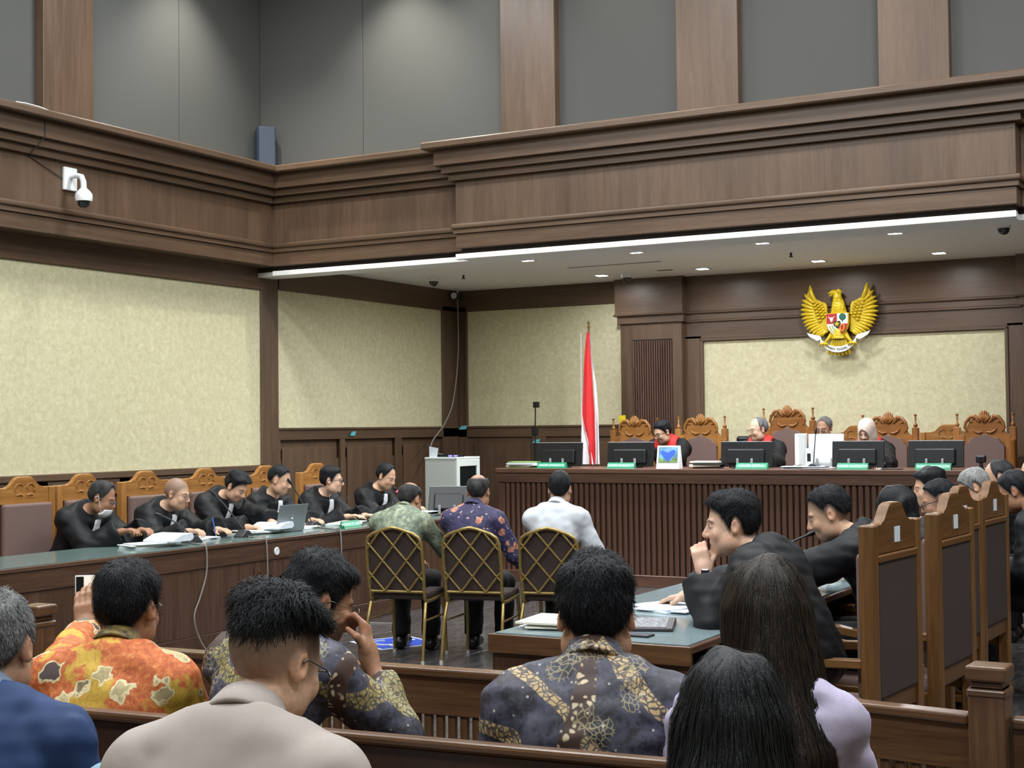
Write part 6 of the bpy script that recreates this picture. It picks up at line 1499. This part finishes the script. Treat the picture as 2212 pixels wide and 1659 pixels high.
# public gallery
GG = 'spectators on the gallery pews'
who('spectator with greying cropped hair in a navy shirt', place((-2.70, 2.39, 1.148), 34, lean=12, curve=14, neck=10, hy=-6, hp=12, w=1.06, fat=.012, big=1.01), 'mid', STY(top=.012, side=.008, back=.008, strands=3500, sk=dict(L=.016, wd=.0009)), 'grey', dict(kind='shirt', mat=NAVY, collar=plain('steel_blue_collar', srgb(86, 100, 120), .7), collar_h=.04, res=.010, wr=.006), res=.0048, seed=51, group=GG, trousers=DENIM)
who('spectator in an orange floral batik shirt and spectacles', place((-3.08, 3.22, 1.125), 24, lean=12, curve=14, neck=8, hy=-8, hp=6, w=1.08, lh=(-3.55, 3.55, 1.02), lel=(-.6, -.1, -.8), ldir=(-.2, .3, 1), lback=(0, -1, .2), rh=(-2.9, 3.5, .65), big=1.03), 'tan', STY(top=.022, side=.012, back=.014, strands=4000, sk=dict(L=.028)), 'black', dict(kind='shirt', mat=BORANGE, collar=BCOLLAR, collar_h=.05, res=.010, wr=.006), res=.0048, glasses='wire', seed=52, group=GG)
t = thing('mobile_phone', 'white-framed phone held up beside the orange batik man, screen lit', 'phone', (-3.60, 3.62, 1.13), math.radians(34), 'phones'); box('case', -.075, .075, -.004, .004, -.037, .037, WP, t, .003, 2); box('screen', -.070, .070, -.0046, -.004, -.033, .033, emit('phone_screen', (.75, .66, .58, 1), .8), t, 0); box('dark_margin', -.070, -.045, -.0049, -.0046, -.033, .033, BP, t, 0); box('picture_band', -.045, .07, -.0049, -.0046, -.02, -.004, plain('phone_red', srgb(170, 90, 84), .5), t, 0)
who('spectator in a taupe shirt with a faded undercut, head bowed', place((-1.71, 2.17, 1.215), 10, lean=10, curve=14, neck=16, hy=-16, hp=24, w=1.06, big=.98), 'light', STY(top=.024, side=.004, back=.004, line=ZL_UNDER, front=.010, mess=.5, taper=.03, strands=5000, sk=dict(L=.034, lift=.007)), 'black', dict(kind='shirt', mat=GREY_SHIRT, collar=GREY_SHIRT, collar_h=.05, res=.009, wr=.0035, g=.016), res=.0045, glasses='wire', seed=53, group=GG, stub=.075)
who('spectator in a dark fern batik shirt holding a hand to the face', place((-2.50, 3.38, 1.155), -4, lean=18, curve=16, neck=14, hy=-30, hp=20, rh=(-2.345, 3.40, 1.01), rel=(.6, .5, -1), rdir=(-.3, .2, .95), rback=(.75, .5, .3), rcurl=1.55, lh=(-2.6, 3.6, .62), w=1.05), 'tan', STY(top=.022, side=.010, back=.012, mess=.5, strands=3500, sk=dict(L=.026)), 'black', dict(kind='shirt', mat=BDARK2, collar=BDARK2, res=.010, cuff=.72, wr=.006), res=.005, glasses='wire', seed=54, group=GG)
who('spectator in a dark gold-patterned batik shirt, seen from behind', place((-1.536, 3.198, 1.188), 22, lean=8, curve=14, neck=10, hy=4, hp=8, w=1.13, fat=.02, big=1.09), 'mid', STY(top=.024, side=.010, back=.010, strands=5000, sk=dict(L=.030)), 'black', dict(kind='shirt', mat=BDARK, collar=BDARK, collar_h=.05, res=.009, wr=.006), res=.0045, seed=55, group=GG)
who('spectator with long brown hair in a lilac blouse', place((-1.10, 3.19, 1.21), 18, lean=6, curve=10, neck=6, hy=6, hp=6, w=.86, rh=(-1.0, 3.5, .62)), 'fair', None, 'black', dict(kind='blouse', mat=LILAC, res=.010, wr=.008, wfreq=60, sleeve=(.05, .05, .05, .045), g=.008), res=.006, seed=56, group=GG, long_hair=bob(.60, .125, .11, 'long_brown', .008, n=3000, seed=6, sk=dict(L=.22), ends=(.07, -.03)))
who('spectator with straight black hair below the long-haired one', place((-.90, 2.42, 1.115), 18, lean=8, curve=10, neck=8, hy=4, hp=10, w=.95), 'fair', None, 'black', dict(kind='blouse', mat=ROBE, res=.012), res=.006, seed=57, group=GG, long_hair=bob(.40, .135, .08, 'long_black', .008, n=3000, seed=8, sk=dict(L=.2)))
bf = Field(V3(-.25, -.22, 0), V3(.25, .22, .66), .011); bf.ell((0, 0, .30), (.14, .11, .27)); bf.ell((0, -.01, .48), (.10, .09, .11), None, .05); bf.D = np.maximum(bf.D, (.004-bf.grid()[2]).astype(np.float32))
n_ = Noise(77, 34, 9); X_, Y_, Z_ = bf.grid(); bf.D = (bf.D+.008*n_(X_, Y_, Z_)).astype(np.float32); bf.D = np.maximum(bf.D, (.004-Z_)+0*X_+0*Y_).astype(np.float32)
t = thing('denim_bag', 'pale blue denim bag standing between the navy and taupe shirted spectators', 'bag', (-1.99, 2.07, .44)); Vb, Qb = bf.mesh(1); np_obj('pouch', Vb, Qb, DENIM, t)
# wristwatch
t = thing('wristwatch', 'dark wristwatch on the wrist of the chin-resting counsel', 'watch', (-2.295, 5.91, 1.0), 0)
tube('strap', [(.036*math.cos(a), .036*math.sin(a), 0) for a in np.linspace(0, 2*math.pi, 18, endpoint=False)], .010, BP, t, 6, True); box('case', -.018, .018, -.052, -.036, -.02, .02, MATS['smoked_dome'], t, .005, 2)
t.rotation_euler = (math.radians(-15), math.radians(0), math.radians(0))
